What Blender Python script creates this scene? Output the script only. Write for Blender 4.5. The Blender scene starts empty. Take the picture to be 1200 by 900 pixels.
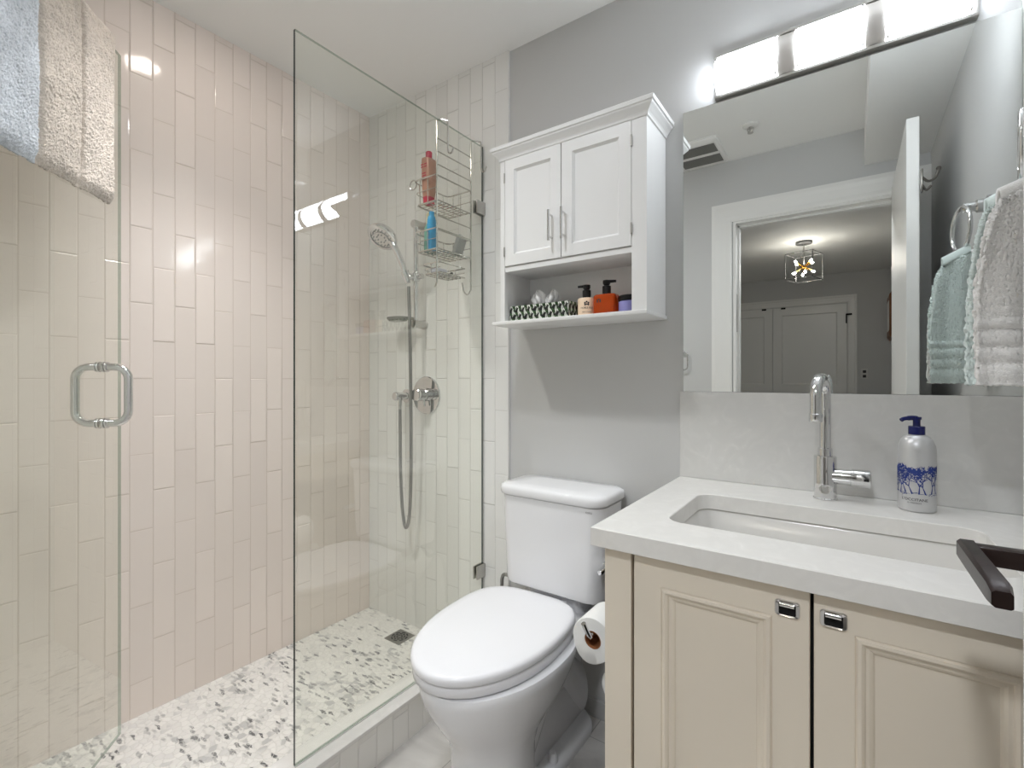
import bpy, bmesh, math, random
from mathutils import Vector, Matrix
random.seed(7)
C = bpy.context.scene
COL = C.collection
PI = math.pi

# ------------------------------------------------------------------ camera
cam_d = bpy.data.cameras.new('camera')
cam = bpy.data.objects.new('camera', cam_d); COL.objects.link(cam)
cam.location = (0, -1.524, 1.163)
cam.rotation_euler = (PI/2, 0, 0.6158)
cam_d.sensor_width = 36.0
cam_d.lens = 563.17/1200*36
cam_d.shift_y = -5.7/1200
cam_d.clip_start = 0.02
C.camera = cam
# ------------------------------------------------------------------ look, world, light levels
C.view_settings.view_transform = 'Standard'
C.view_settings.look = 'None'
C.view_settings.gamma = 1
C.view_settings.use_curve_mapping = False
C.view_settings.exposure = 3.1
C.cycles.max_bounces = 14
C.cycles.diffuse_bounces = 8
C.cycles.transparent_max_bounces = 24
C.cycles.sample_clamp_indirect = 6
C.cycles.caustics_reflective = True
C.cycles.use_denoising = True
VANITY_GLOW = 3.0          # emission of the three frosted shades
SHOWER_LAMP = 9.0          # watts of the recessed lamp over the shower
ROOM_LAMP = 3.7            # recessed lamp over the room
HALL_BULB = 20.0
HALL_FILL = 11.0           # unseen fill lamp added in the hall to brighten the bathroom
LENS = 5.0
w = bpy.data.worlds.new('world'); C.world = w; w.use_nodes = True
w.node_tree.nodes['Background'].inputs[0].default_value = (0.9, 0.93, 1, 1)
w.node_tree.nodes['Background'].inputs[1].default_value = 0.25

# ------------------------------------------------------------------ materials
def lin(c):
    return tuple(((v/255)/12.92 if v/255 <= .04045 else ((v/255+.055)/1.055)**2.4) for v in c)
def mat(name, rgb, rough=.5, metal=0, spec=.5, bump=0, bscale=200, coat=0, sheen=0, trans=0, var=0, vscale=6, ior=1.45, emis=None, estr=0):
    m = bpy.data.materials.new(name); m.use_nodes = True
    nt = m.node_tree; b = nt.nodes['Principled BSDF']
    c = (*lin(rgb), 1)
    b.inputs['Base Color'].default_value = c
    b.inputs['Roughness'].default_value = rough
    b.inputs['Metallic'].default_value = metal
    b.inputs['Specular IOR Level'].default_value = spec
    b.inputs['Coat Weight'].default_value = coat
    b.inputs['Sheen Weight'].default_value = sheen
    b.inputs['Transmission Weight'].default_value = trans
    b.inputs['IOR'].default_value = ior
    if emis:
        b.inputs['Emission Color'].default_value = (*lin(emis), 1); b.inputs['Emission Strength'].default_value = estr
    tc = nt.nodes.new('ShaderNodeTexCoord')
    if var:
        n = nt.nodes.new('ShaderNodeTexNoise'); n.inputs['Scale'].default_value = vscale; n.inputs['Detail'].default_value = 5
        nt.links.new(tc.outputs['Object'], n.inputs['Vector'])
        mx = nt.nodes.new('ShaderNodeMix'); mx.data_type = 'RGBA'
        mx.inputs[6].default_value = tuple(v*(1-var) for v in c[:3])+(1,); mx.inputs[7].default_value = tuple(min(1, v*(1+var)) for v in c[:3])+(1,)
        nt.links.new(n.outputs['Fac'], mx.inputs[0]); nt.links.new(mx.outputs[2], b.inputs['Base Color'])
    if bump:
        n = nt.nodes.new('ShaderNodeTexNoise'); n.inputs['Scale'].default_value = bscale; n.inputs['Detail'].default_value = 3
        nt.links.new(tc.outputs['Object'], n.inputs['Vector'])
        bp = nt.nodes.new('ShaderNodeBump'); bp.inputs['Strength'].default_value = bump; bp.inputs['Distance'].default_value = .002
        nt.links.new(n.outputs['Fac'], bp.inputs['Height']); nt.links.new(bp.outputs['Normal'], b.inputs['Normal'])
    return m

def tile_mat(name, axis, sign, off_h, z0, rgb, grout):
    """stacked half-offset vertical tiles, 64 x 251 mm; axis = horizontal coordinate that runs across the columns"""
    m = bpy.data.materials.new(name); m.use_nodes = True
    nt = m.node_tree; N = nt.nodes; L = nt.links; b = N['Principled BSDF']
    tc = N.new('ShaderNodeTexCoord'); sp = N.new('ShaderNodeSeparateXYZ'); L.new(tc.outputs['Object'], sp.inputs[0])
    def math_(op, a, bb):
        q = N.new('ShaderNodeMath'); q.operation = op
        for i, v in enumerate((a, bb)):
            if isinstance(v, (int, float)): q.inputs[i].default_value = v
            else: L.new(v, q.inputs[i])
        return q.outputs[0]
    u = math_('ADD', sp.outputs['Z'], 10*.251 - z0)
    v = math_('ADD', math_('MULTIPLY', sp.outputs[axis], sign), off_h)
    cb = N.new('ShaderNodeCombineXYZ'); L.new(u, cb.inputs[0]); L.new(v, cb.inputs[1])
    def brick(c1, c2, mo, size, smooth):
        br = N.new('ShaderNodeTexBrick'); br.offset = .5; br.offset_frequency = 2; br.squash = 1
        br.inputs['Scale'].default_value = 1; br.inputs['Brick Width'].default_value = .251; br.inputs['Row Height'].default_value = .0643
        br.inputs['Mortar Size'].default_value = size; br.inputs['Mortar Smooth'].default_value = smooth; br.inputs['Bias'].default_value = 0
        br.inputs['Color1'].default_value = (*c1, 1); br.inputs['Color2'].default_value = (*c2, 1); br.inputs['Mortar'].default_value = (*mo, 1)
        L.new(cb.outputs[0], br.inputs['Vector']); return br
    c = lin(rgb)
    b1 = brick(tuple(x*.97 for x in c), tuple(min(1, x*1.03) for x in c), lin(grout), .0013, .1)
    L.new(b1.outputs['Color'], b.inputs['Base Color'])
    b2 = brick((0, 0, 0), (1, 1, 1), (.5, .5, .5), .0040, 1.0)
    b.inputs['Roughness'].default_value = .09
    rr = N.new('ShaderNodeMapRange'); L.new(b1.outputs['Fac'], rr.inputs[0]); rr.inputs[3].default_value = .10; rr.inputs[4].default_value = .7
    L.new(rr.outputs[0], b.inputs['Roughness'])
    ns = N.new('ShaderNodeTexNoise'); ns.inputs['Scale'].default_value = 14; ns.inputs['Detail'].default_value = 2; L.new(tc.outputs['Object'], ns.inputs['Vector'])
    inv = math_('SUBTRACT', 1.0, b2.outputs['Fac'])
    # every tile sits at a slightly different tilt
    rnd = N.new('ShaderNodeSeparateColor'); L.new(b2.outputs['Color'], rnd.inputs[0])
    tilt = math_('MULTIPLY', math_('SUBTRACT', rnd.outputs[0], .5), u)
    h = math_('ADD', math_('ADD', math_('MULTIPLY', inv, 1.0), math_('MULTIPLY', ns.outputs['Fac'], .55)), math_('MULTIPLY', tilt, 1.0))
    bp = N.new('ShaderNodeBump'); bp.inputs['Strength'].default_value = .8; bp.inputs['Distance'].default_value = .0012
    L.new(h, bp.inputs['Height']); L.new(bp.outputs['Normal'], b.inputs['Normal'])
    return m

def glass_mat(name, tint, refl_ior=1.5, rough=0.0):
    m = bpy.data.materials.new(name); m.use_nodes = True
    nt = m.node_tree; N = nt.nodes; L = nt.links
    N.remove(N['Principled BSDF'])
    out = N['Material Output']
    tr = N.new('ShaderNodeBsdfTransparent'); tr.inputs[0].default_value = (*tint, 1)
    gl = N.new('ShaderNodeBsdfGlossy'); gl.inputs['Roughness'].default_value = rough; gl.inputs['Color'].default_value = (1, 1, 1, 1)
    fr = N.new('ShaderNodeFresnel'); fr.inputs['IOR'].default_value = refl_ior
    ge = N.new('ShaderNodeNewGeometry')
    a = N.new('ShaderNodeMath'); a.operation = 'SUBTRACT'; a.inputs[0].default_value = 1; L.new(ge.outputs['Backfacing'], a.inputs[1])
    f = N.new('ShaderNodeMath'); f.operation = 'MULTIPLY'; L.new(fr.outputs[0], f.inputs[0]); L.new(a.outputs[0], f.inputs[1])
    mx = N.new('ShaderNodeMixShader'); L.new(f.outputs[0], mx.inputs[0]); L.new(tr.outputs[0], mx.inputs[1]); L.new(gl.outputs[0], mx.inputs[2])
    L.new(mx.outputs[0], out.inputs[0])
    return m

def emit_mat(name, rgb, strength):
    m = bpy.data.materials.new(name); m.use_nodes = True
    nt = m.node_tree; nt.nodes.remove(nt.nodes['Principled BSDF'])
    e = nt.nodes.new('ShaderNodeEmission'); e.inputs[0].default_value = (*lin(rgb), 1); e.inputs[1].default_value = strength
    nt.links.new(e.outputs[0], nt.nodes['Material Output'].inputs[0])
    return m

def pebble_mat():
    m = bpy.data.materials.new('pebble_mosaic'); m.use_nodes = True
    nt = m.node_tree; N = nt.nodes; L = nt.links; b = N['Principled BSDF']
    tc = N.new('ShaderNodeTexCoord')
    wn = N.new('ShaderNodeTexNoise'); wn.inputs['Scale'].default_value = 55; wn.inputs['Detail'].default_value = 3; L.new(tc.outputs['Object'], wn.inputs['Vector'])
    wv = N.new('ShaderNodeVectorMath'); wv.operation = 'MULTIPLY_ADD'; L.new(wn.outputs['Color'], wv.inputs[0]); wv.inputs[1].default_value = (.016, .016, 0); L.new(tc.outputs['Object'], wv.inputs[2])
    wob = wv.outputs[0]
    def vor(feature, scale, rot=0, sx=1):
        mp = N.new('ShaderNodeMapping'); mp.inputs['Scale'].default_value = (sx, 1, 1); mp.inputs['Rotation'].default_value = (0, 0, rot)
        L.new(wob, mp.inputs[0])
        v = N.new('ShaderNodeTexVoronoi'); v.feature = feature; v.inputs['Scale'].default_value = scale; v.voronoi_dimensions = '2D'
        L.new(mp.outputs[0], v.inputs['Vector']); return v
    v1 = vor('F1', 46); ve = vor('DISTANCE_TO_EDGE', 46)
    sc = N.new('ShaderNodeSeparateColor'); L.new(v1.outputs['Color'], sc.inputs[0])
    # clusters of grey stones
    big = N.new('ShaderNodeTexNoise'); big.inputs['Scale'].default_value = 9; big.inputs['Detail'].default_value = 2; L.new(tc.outputs['Object'], big.inputs['Vector'])
    def mth(op, a, c, clamp=False):
        q = N.new('ShaderNodeMath'); q.operation = op; q.use_clamp = clamp
        for i, x in enumerate((a, c)):
            if isinstance(x, (int, float)): q.inputs[i].default_value = x
            else: L.new(x, q.inputs[i])
        return q.outputs[0]
    key = mth('ADD', sc.outputs[0], mth('MULTIPLY', mth('SUBTRACT', big.outputs['Fac'], .5), .9))
    r1 = N.new('ShaderNodeValToRGB'); e = r1.color_ramp.elements
    e[0].position = .0; e[0].color = (*lin((246, 244, 240)), 1)
    e[1].position = .72; e[1].color = (*lin((238, 236, 232)), 1)
    for p, c in ((.86, (232, 230, 227)), (.95, (218, 217, 214)), (1.0, (204, 203, 201))):
        k = r1.color_ramp.elements.new(p); k.color = (*lin(c), 1)
    L.new(key, r1.inputs[0])
    # slender dark flecks, turned several ways, thicker where grey stones gather
    fl = None
    for rot, sx_, sc_, th_ in ((.5, .26, 74, .79), (1.5, .30, 64, .83), (2.4, .25, 78, .83)):
        v2 = vor('F1', sc_, rot, 1); v2.inputs['Randomness'].default_value = 1
        mp2 = [l.from_node for l in nt.links if l.to_node == v2 and l.to_socket.name == 'Vector'][0]; mp2.inputs['Scale'].default_value = (sx_, 1, 1); mp2.inputs['Location'].default_value = (rot, rot*2, 0)
        s2 = N.new('ShaderNodeSeparateColor'); L.new(v2.outputs['Color'], s2.inputs[0])
        pick = mth('MULTIPLY', mth('SUBTRACT', mth('ADD', s2.outputs[0], mth('MULTIPLY', mth('SUBTRACT', big.outputs['Fac'], .5), .7)), th_), 14.0, True)
        body = mth('MULTIPLY', mth('SUBTRACT', .40, v2.outputs['Distance']), 7.0, True)
        f_ = mth('MULTIPLY', mth('MULTIPLY', pick, body), mth('ADD', mth('MULTIPLY', s2.outputs[1], .75), .25))
        fl = f_ if fl is None else mth('MAXIMUM', fl, f_)
    mx = N.new('ShaderNodeMix'); mx.data_type = 'RGBA'; L.new(fl, mx.inputs[0]); L.new(r1.outputs[0], mx.inputs[6]); mx.inputs[7].default_value = (*lin((96, 97, 98)), 1)
    gr = mth('MULTIPLY', ve.outputs['Distance'], 14.0, True)
    mg = N.new('ShaderNodeMix'); mg.data_type = 'RGBA'; L.new(gr, mg.inputs[0]); mg.inputs[6].default_value = (*lin((222, 220, 215)), 1); L.new(mx.outputs[2], mg.inputs[7])
    L.new(mg.outputs[2], b.inputs['Base Color'])
    b.inputs['Roughness'].default_value = .35
    hb = N.new('ShaderNodeMapRange'); L.new(ve.outputs['Distance'], hb.inputs[0]); hb.inputs[2].default_value = .28; hb.interpolation_type = 'SMOOTHSTEP'
    bp = N.new('ShaderNodeBump'); bp.inputs['Strength'].default_value = .55; bp.inputs['Distance'].default_value = .003; L.new(hb.outputs[0], bp.inputs['Height']); L.new(bp.outputs[0], b.inputs['Normal'])
    return m

def marble_mat(name, base, vein, scale, grid=None, rough=.3):
    m = bpy.data.materials.new(name); m.use_nodes = True
    nt = m.node_tree; N = nt.nodes; L = nt.links; b = N['Principled BSDF']
    tc = N.new('ShaderNodeTexCoord')
    n = N.new('ShaderNodeTexNoise'); n.inputs['Scale'].default_value = scale; n.inputs['Detail'].default_value = 8; n.inputs['Distortion'].default_value = .8; L.new(tc.outputs['Object'], n.inputs['Vector'])
    r = N.new('ShaderNodeValToRGB'); e = r.color_ramp.elements
    e[0].position = .38; e[0].color = (*lin(vein), 1); e[1].position = .62; e[1].color = (*lin(base), 1)
    L.new(n.outputs['Fac'], r.inputs[0]); L.new(r.outputs[0], b.inputs['Base Color']); b.inputs['Roughness'].default_value = rough
    if grid:
        br = N.new('ShaderNodeTexBrick'); br.offset = .5; br.inputs['Scale'].default_value = 1; br.inputs['Brick Width'].default_value = grid[0]; br.inputs['Row Height'].default_value = grid[1]
        br.inputs['Mortar Size'].default_value = .0015; br.inputs['Color1'].default_value = (1, 1, 1, 1); br.inputs['Color2'].default_value = (.97, .97, .97, 1); br.inputs['Mortar'].default_value = (.6, .6, .6, 1)
        mp = N.new('ShaderNodeMapping'); mp.inputs['Location'].default_value = (.2, .1, 0); mp.inputs['Rotation'].default_value = (0, 0, PI/2); L.new(tc.outputs['Object'], mp.inputs[0]); L.new(mp.outputs[0], br.inputs['Vector'])
        mx = N.new('ShaderNodeMix'); mx.data_type = 'RGBA'; mx.blend_type = 'MULTIPLY'; mx.inputs[0].default_value = 1; L.new(r.outputs[0], mx.inputs[6]); L.new(br.outputs['Color'], mx.inputs[7]); L.new(mx.outputs[2], b.inputs['Base Color'])
        bp = N.new('ShaderNodeBump'); bp.inputs['Strength'].default_value = .4; bp.inputs['Distance'].default_value = .001; bp.invert = True; L.new(br.outputs['Fac'], bp.inputs['Height']); L.new(bp.outputs[0], b.inputs['Normal'])
    return m

def quartz_mat(name, base, rough):
    m = mat(name, base, rough, spec=.5)
    nt = m.node_tree; N = nt.nodes; L = nt.links; b = N['Principled BSDF']
    tc = N.new('ShaderNodeTexCoord')
    n = N.new('ShaderNodeTexNoise'); n.inputs['Scale'].default_value = 22; n.inputs['Detail'].default_value = 6; n.inputs['Distortion'].default_value = 1.5; L.new(tc.outputs['Object'], n.inputs['Vector'])
    r = N.new('ShaderNodeValToRGB'); e = r.color_ramp.elements
    e[0].position = .45; e[0].color = (*lin(tuple(int(v*.985) for v in base)), 1); e[1].position = .66; e[1].color = (*lin(base), 1)
    k = e.new(.74); k.color = (*lin(tuple(min(255, int(v*1.02)) for v in base)), 1)
    L.new(n.outputs['Fac'], r.inputs[0]); L.new(r.outputs[0], b.inputs['Base Color'])
    return m

def towel_mat(name, bands, rough=.95, var=.12, axis='X', scale=90):
    """bands: [(position along axis, rgb)] constant colour bands"""
    m = bpy.data.materials.new(name); m.use_nodes = True
    nt = m.node_tree; N = nt.nodes; L = nt.links; b = N['Principled BSDF']
    tc = N.new('ShaderNodeTexCoord'); sp = N.new('ShaderNodeSeparateXYZ'); L.new(tc.outputs['Object'], sp.inputs[0])
    r = N.new('ShaderNodeValToRGB'); r.color_ramp.interpolation = 'CONSTANT'; e = r.color_ramp.elements
    e[0].position = bands[0][0]; e[0].color = (*lin(bands[0][1]), 1); e[1].position = bands[min(1, len(bands)-1)][0]; e[1].color = (*lin(bands[min(1, len(bands)-1)][1]), 1)
    for p, c in bands[2:]:
        k = e.new(p); k.color = (*lin(c), 1)
    L.new(sp.outputs[axis], r.inputs[0])
    n = N.new('ShaderNodeTexNoise'); n.inputs['Scale'].default_value = scale; n.inputs['Detail'].default_value = 4; L.new(tc.outputs['Object'], n.inputs['Vector'])
    n2 = N.new('ShaderNodeTexNoise'); n2.inputs['Scale'].default_value = 9; n2.inputs['Detail'].default_value = 2; L.new(tc.outputs['Object'], n2.inputs['Vector'])
    ad = N.new('ShaderNodeMath'); ad.operation = 'ADD'; L.new(n.outputs['Fac'], ad.inputs[0]); L.new(n2.outputs['Fac'], ad.inputs[1])
    mr = N.new('ShaderNodeMapRange'); L.new(ad.outputs[0], mr.inputs[0]); mr.inputs[1].default_value = .6; mr.inputs[2].default_value = 1.3; mr.inputs[3].default_value = 1-var*1.3; mr.inputs[4].default_value = 1+var*.5
    mx = N.new('ShaderNodeVectorMath'); mx.operation = 'SCALE'; L.new(r.outputs[0], mx.inputs[0]); L.new(mr.outputs[0], mx.inputs['Scale'])
    L.new(mx.outputs[0], b.inputs['Base Color']); b.inputs['Roughness'].default_value = rough; b.inputs['Sheen Weight'].default_value = .35; b.inputs['Specular IOR Level'].default_value = .1
    n3 = N.new('ShaderNodeTexNoise'); n3.inputs['Scale'].default_value = 420; n3.inputs['Detail'].default_value = 2; L.new(tc.outputs['Object'], n3.inputs['Vector'])
    bp = N.new('ShaderNodeBump'); bp.inputs['Strength'].default_value = .7; bp.inputs['Distance'].default_value = .002; L.new(n3.outputs['Fac'], bp.inputs['Height']); L.new(bp.outputs[0], b.inputs['Normal'])
    return m

M = {}
M['paint'] = mat('grey_wall_paint', (199, 199, 198), .55, bump=.06, bscale=350)
M['ceiling'] = mat('ceiling_paint', (242, 242, 240), .7)
M['white'] = mat('white_trim_paint', (232, 231, 228), .35)
M['cabwhite'] = mat('white_cabinet_lacquer', (236, 236, 235), .3)
M['cream'] = mat('cream_cabinet_lacquer', (228, 218, 202), .38, var=.015)
M['tileL'] = tile_mat('pinker_tile', 'Y', -1, 10*.1286, 1.541, (240, 229, 222), (218, 205, 195))  # set a pinker tone than the back wall's tile
M['tileB'] = tile_mat('white_glazed_tile', 'X', 1, 1.925, 1.667, (238, 238, 235), (212, 211, 207))
M['tileC'] = tile_mat('curb_tile', 'Y', -1, 10*.1286, .60, (236, 234, 230), (224, 222, 218))
M['pebble'] = pebble_mat()
M['curbtop'] = quartz_mat('curb_stone', (232, 230, 227), .25)
M['floor'] = marble_mat('floor_marble_tile', (214, 211, 207), (176, 172, 168), 4, (.6, .3), .3)
M['hallfloor'] = marble_mat('hall_floor_wood', (146, 140, 132), (120, 113, 106), 3, None, .4)
M['quartz'] = quartz_mat('white_quartz', (228, 226, 222), .16)
M['quartzb'] = quartz_mat('backsplash_quartz', (214, 213, 210), .3)
M['basin'] = mat('basin_porcelain', (216, 214, 210), .12)
M['porcelain'] = mat('white_porcelain', (236, 236, 238), .08, spec=.5)
M['seat'] = mat('white_seat_plastic', (238, 238, 241), .18)
M['chrome'] = mat('chrome', (222, 222, 222), .06, 1)
M['nickel'] = mat('brushed_nickel', (196, 194, 190), .3, 1)
M['satin'] = mat('satin_nickel_band', (224, 220, 216), .55, .6)
M['steel'] = mat('steel_wire', (205, 203, 198), .16, 1)
M['hose'] = mat('braided_hose_metal', (160, 160, 158), .3, 1, bump=.6, bscale=700)
M['bronze'] = mat('dark_bronze', (30, 13, 9), .32, .25, bump=.05)
M['black'] = mat('black_plastic', (14, 14, 14), .3)
M['blackmetal'] = mat('black_hinge_metal', (24, 23, 22), .4, .6)
M['glass'] = glass_mat('green_tinted_clear_glass', (.968, .98, .958), 1.95)
M['gedge'] = mat('glass_cut_edge', (40, 58, 54), .2, 0, spec=.6)
M['gedge2'] = glass_mat('glass_polished_edge', (.50, .58, .52), 1.3)
M['mirror'] = mat('mirror_silver', (232, 234, 232), .0, 1)
M['shade'] = emit_mat('lit_frosted_shade', (240, 247, 255), VANITY_GLOW)
M['lamp_s'] = emit_mat('lit_lens_shower', (255, 243, 232), LENS)
M['lamp_r'] = emit_mat('lit_lens_room', (248, 250, 255), LENS)
M['lamp_fill'] = emit_mat('lit_lens_fill', (248, 250, 255), LENS)  # lens of the added hall fill
M['bulb'] = emit_mat('lit_hall_bulb', (255, 249, 238), HALL_BULB)
M['gold'] = mat('brass_rod', (214, 160, 70), .25, 1)
M['paper'] = mat('toilet_paper', (240, 240, 238), .9, bump=.15, bscale=500)
M['card'] = mat('cardboard_tube', (150, 96, 58), .85)
M['vent'] = mat('vent_mesh_grey', (118, 118, 114), .7, bump=.5, bscale=900)
M['wood'] = mat('brown_wood_frame', (126, 76, 38), .4, var=.2, vscale=20)
M['silver'] = mat('silver_bottle', (204, 204, 204), .32, .35)
M['navy'] = mat('navy_plastic', (24, 30, 92), .25)
M['ink'] = mat('blue_ink', (44, 62, 132), .6)
M['inkdark'] = mat('dark_ink', (52, 50, 54), .6)
M['lotion'] = mat('cream_lotion_bottle', (240, 214, 186), .25)
M['amber'] = mat('amber_gel_bottle', (226, 92, 26), .06, trans=.55, ior=1.35)
M['purple'] = mat('lavender_jar_glass', (148, 146, 204), .15)
M['boxblack'] = mat('tissue_box_black', (28, 30, 28), .5)
M['leafwhite'] = mat('leaf_print_white', (226, 230, 220), .6)
M['leafgreen'] = mat('leaf_print_green', (70, 100, 62), .6)
M['tissue'] = mat('tissue_paper', (246, 246, 246), .9)
M['rose'] = mat('rose_bottle', (178, 128, 106), .3, .15)
M['red'] = mat('red_cap', (186, 22, 62), .25)
M['teal'] = mat('teal_bottle', (92, 142, 126), .15)
M['blue'] = mat('blue_bottle', (34, 142, 190), .2)
M['creamcap'] = mat('cream_cap', (232, 222, 178), .4)
M['greysponge'] = mat('grey_scrubber', (168, 168, 166), .8, bump=.8, bscale=150)
M['soap'] = mat('white_soap', (214, 214, 224), .35)
M['drain'] = mat('drain_steel', (150, 149, 144), .35, .9)
M['darkhole'] = mat('dark_slot', (16, 16, 16), .8)
M['cleardish'] = mat('frosted_dish', (190, 192, 186), .15, trans=.6)
M['towel_a'] = towel_mat('bath_towel_terry', [(0, (206, 212, 218)), (.335, (206, 196, 184)), (.478, (216, 206, 195))], axis='X', var=.2, scale=60)
M['aqua'] = towel_mat('aqua_terry', [(0, (234, 246, 243)), (1, (234, 246, 243))], var=.06)
M['greyt'] = towel_mat('grey_terry', [(0, (240, 238, 235)), (1, (240, 238, 235))], var=.06)
M['outlet'] = mat('outlet_plastic', (214, 213, 210), .4)

# ------------------------------------------------------------------ geometry helpers
class MB:
    def __init__(s): s.bm = bmesh.new()
    def v(s, p): return s.bm.verts.new(p)
    def box(s, x0, x1, y0, y1, z0, z1, bev=0, seg=2, mi=0):
        vs = [s.v((x, y, z)) for x in (x0, x1) for y in (y0, y1) for z in (z0, z1)]
        F = [(0, 1, 3, 2), (4, 6, 7, 5), (0, 4, 5, 1), (2, 3, 7, 6), (0, 2, 6, 4), (1, 5, 7, 3)]
        fs = [s.bm.faces.new([vs[i] for i in f]) for f in F]
        for f in fs: f.material_index = mi
        if bev:
            ed = list({e for f in fs for e in f.edges})
            bmesh.ops.bevel(s.bm, geom=ed, offset=bev, segments=seg, profile=.5, affect='EDGES')
        return s
    def loft(s, rings, cap0=True, cap1=True, closed=True, mi=0):
        R = [[s.v(p) for p in r] for r in rings]
        n = len(R[0])
        for a, b in zip(R, R[1:]):
            for i in range(n if closed else n-1):
                j = (i+1) % n
                f = s.bm.faces.new((a[i], a[j], b[j], b[i])); f.material_index = mi
        if cap0: s.bm.faces.new(list(reversed(R[0]))).material_index = mi
        if cap1: s.bm.faces.new(R[-1]).material_index = mi
        return s
    def tube(s, pts, r, seg=12, closed=False, caps=True, mi=0):
        P = [Vector(p) for p in pts]; n = len(P)
        rr = r if isinstance(r, (list, tuple)) else [r]*n
        T = []
        for i in range(n):
            a = P[(i-1) % n] if (closed or i > 0) else P[i]; b = P[(i+1) % n] if (closed or i < n-1) else P[i]
            T.append((b-a).normalized())
        up = Vector((0, 0, 1)) if abs(T[0].z) < .9 else Vector((1, 0, 0))
        nv = (up - T[0]*up.dot(T[0])).normalized(); rings = []
        for i in range(n):
            nv = (nv - T[i]*nv.dot(T[i])).normalized(); bv = T[i].cross(nv)
            rings.append([P[i] + (nv*math.cos(2*PI*k/seg) + bv*math.sin(2*PI*k/seg))*rr[i] for k in range(seg)])
        if closed: rings.append(rings[0]); 
        if closed:
            R = [[s.v(p) for p in q] for q in rings[:-1]]
            for i in range(n):
                a, b = R[i], R[(i+1) % n]
                for k in range(seg):
                    s.bm.faces.new((a[k], a[(k+1) % seg], b[(k+1) % seg], b[k])).material_index = mi
        else: s.loft(rings, caps, caps, mi=mi)
        return s
    def lathe(s, prof, org=(0, 0, 0), axis='Z', seg=32, sx=1, sy=1, mi=0, cap0=True, cap1=True):
        o = Vector(org); rings = []
        for r, h in prof:
            ring = []
            for k in range(seg):
                a = 2*PI*k/seg; x, y = r*math.cos(a)*sx, r*math.sin(a)*sy
                p = {'Z': (x, y, h), 'X': (h, x, y), 'Y': (y, h, x), '-Y': (x, -h, y)}[axis]
                ring.append(o+Vector(p))
            rings.append(ring)
        return s.loft(rings, cap0, cap1, mi=mi)
    def grid(s, fn, nu, nv, mi=0):
        G = [[s.v(fn(i/nu, j/nv)) for j in range(nv+1)] for i in range(nu+1)]
        for i in range(nu):
            for j in range(nv): s.bm.faces.new((G[i][j], G[i+1][j], G[i+1][j+1], G[i][j+1])).material_index = mi
        return s
    def poly(s, pts, mi=0):
        s.bm.faces.new([s.v(p) for p in pts]).material_index = mi; return s
    def panel(s, x0, x1, z0, z1, yf, yb, loops, front=-1, mi=0):
        """a slab whose front (towards front*y) is carved by nested rectangles (inset, depth)"""
        def rect(ins, dep):
            y = yf - front*dep
            r = [(x0+ins, y, z0+ins), (x1-ins, y, z0+ins), (x1-ins, y, z1-ins), (x0+ins, y, z1-ins)]
            return r if front < 0 else list(reversed(r))
        rings = [[(p[0], yb, p[2]) for p in rect(0, 0)]] + [rect(i, d) for i, d in loops]
        return s.loft(rings, mi=mi)

def root_loc(o):
    v = Vector((0, 0, 0))
    while o is not None: v += o.location; o = o.parent
    return v
def build(name, mb, m, parent=None, smooth=True, origin=None, local=False, ang=40):
    me = bpy.data.meshes.new(name)
    bmesh.ops.recalc_face_normals(mb.bm, faces=mb.bm.faces)
    off = root_loc(parent) if parent is not None else (Vector(origin) if origin else Vector((0, 0, 0)))
    if not local and off.length > 0: bmesh.ops.translate(mb.bm, verts=mb.bm.verts, vec=-off)
    if smooth:
        for f in mb.bm.faces: f.smooth = True
        for e in mb.bm.edges:
            if len(e.link_faces) == 2 and e.calc_face_angle(0) > math.radians(ang): e.smooth = False
    mb.bm.to_mesh(me); mb.bm.free()
    for k in (m if isinstance(m, (list, tuple)) else [m]): me.materials.append(k)
    o = bpy.data.objects.new(name, me); COL.objects.link(o)
    if parent is not None: o.parent = parent
    elif origin: o.location = origin
    return o
def thing(name, label, cat, loc=(0, 0, 0), group=None, rotz=0):
    o = bpy.data.objects.new(name, None); COL.objects.link(o); o.location = loc; o.rotation_euler = (0, 0, rotz)
    o.empty_display_size = .05
    o['label'] = label; o['category'] = cat
    if group: o['group'] = group
    return o
def tag(o, label, cat, group=None):
    o['label'] = label; o['category'] = cat
    if group: o['group'] = group
    return o
def struct(name, mb, m, smooth=False, parent=None):
    o = build(name, mb, m, parent, smooth)
    if parent is None: o['kind'] = 'structure'
    return o
def lab(o, label): o['label'] = label; return o
def rrect(cx, cy, hx, hy, r, z, n=6):
    pts = []
    for (sx, sy, a0) in ((1, 1, 0), (-1, 1, PI/2), (-1, -1, PI), (1, -1, 3*PI/2)):
        for k in range(n+1):
            a = a0 + k*PI/2/n
            pts.append((cx+sx*(hx-r)+r*math.cos(a), cy+sy*(hy-r)+r*math.sin(a), z))
    return pts
def smooth_path(pts, n=8):
    """Catmull-Rom through the points"""
    P = [Vector(p) for p in pts]; P = [P[0]*2-P[1]]+P+[P[-1]*2-P[-2]]; out = []
    for i in range(1, len(P)-2):
        for k in range(n):
            t = k/n; a, b, c, d = P[i-1], P[i], P[i+1], P[i+2]
            out.append(.5*((2*b)+(c-a)*t+(2*a-5*b+4*c-d)*t*t+(3*b-a-3*c+d)*t**3))
    out.append(P[-2]); return out
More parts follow.
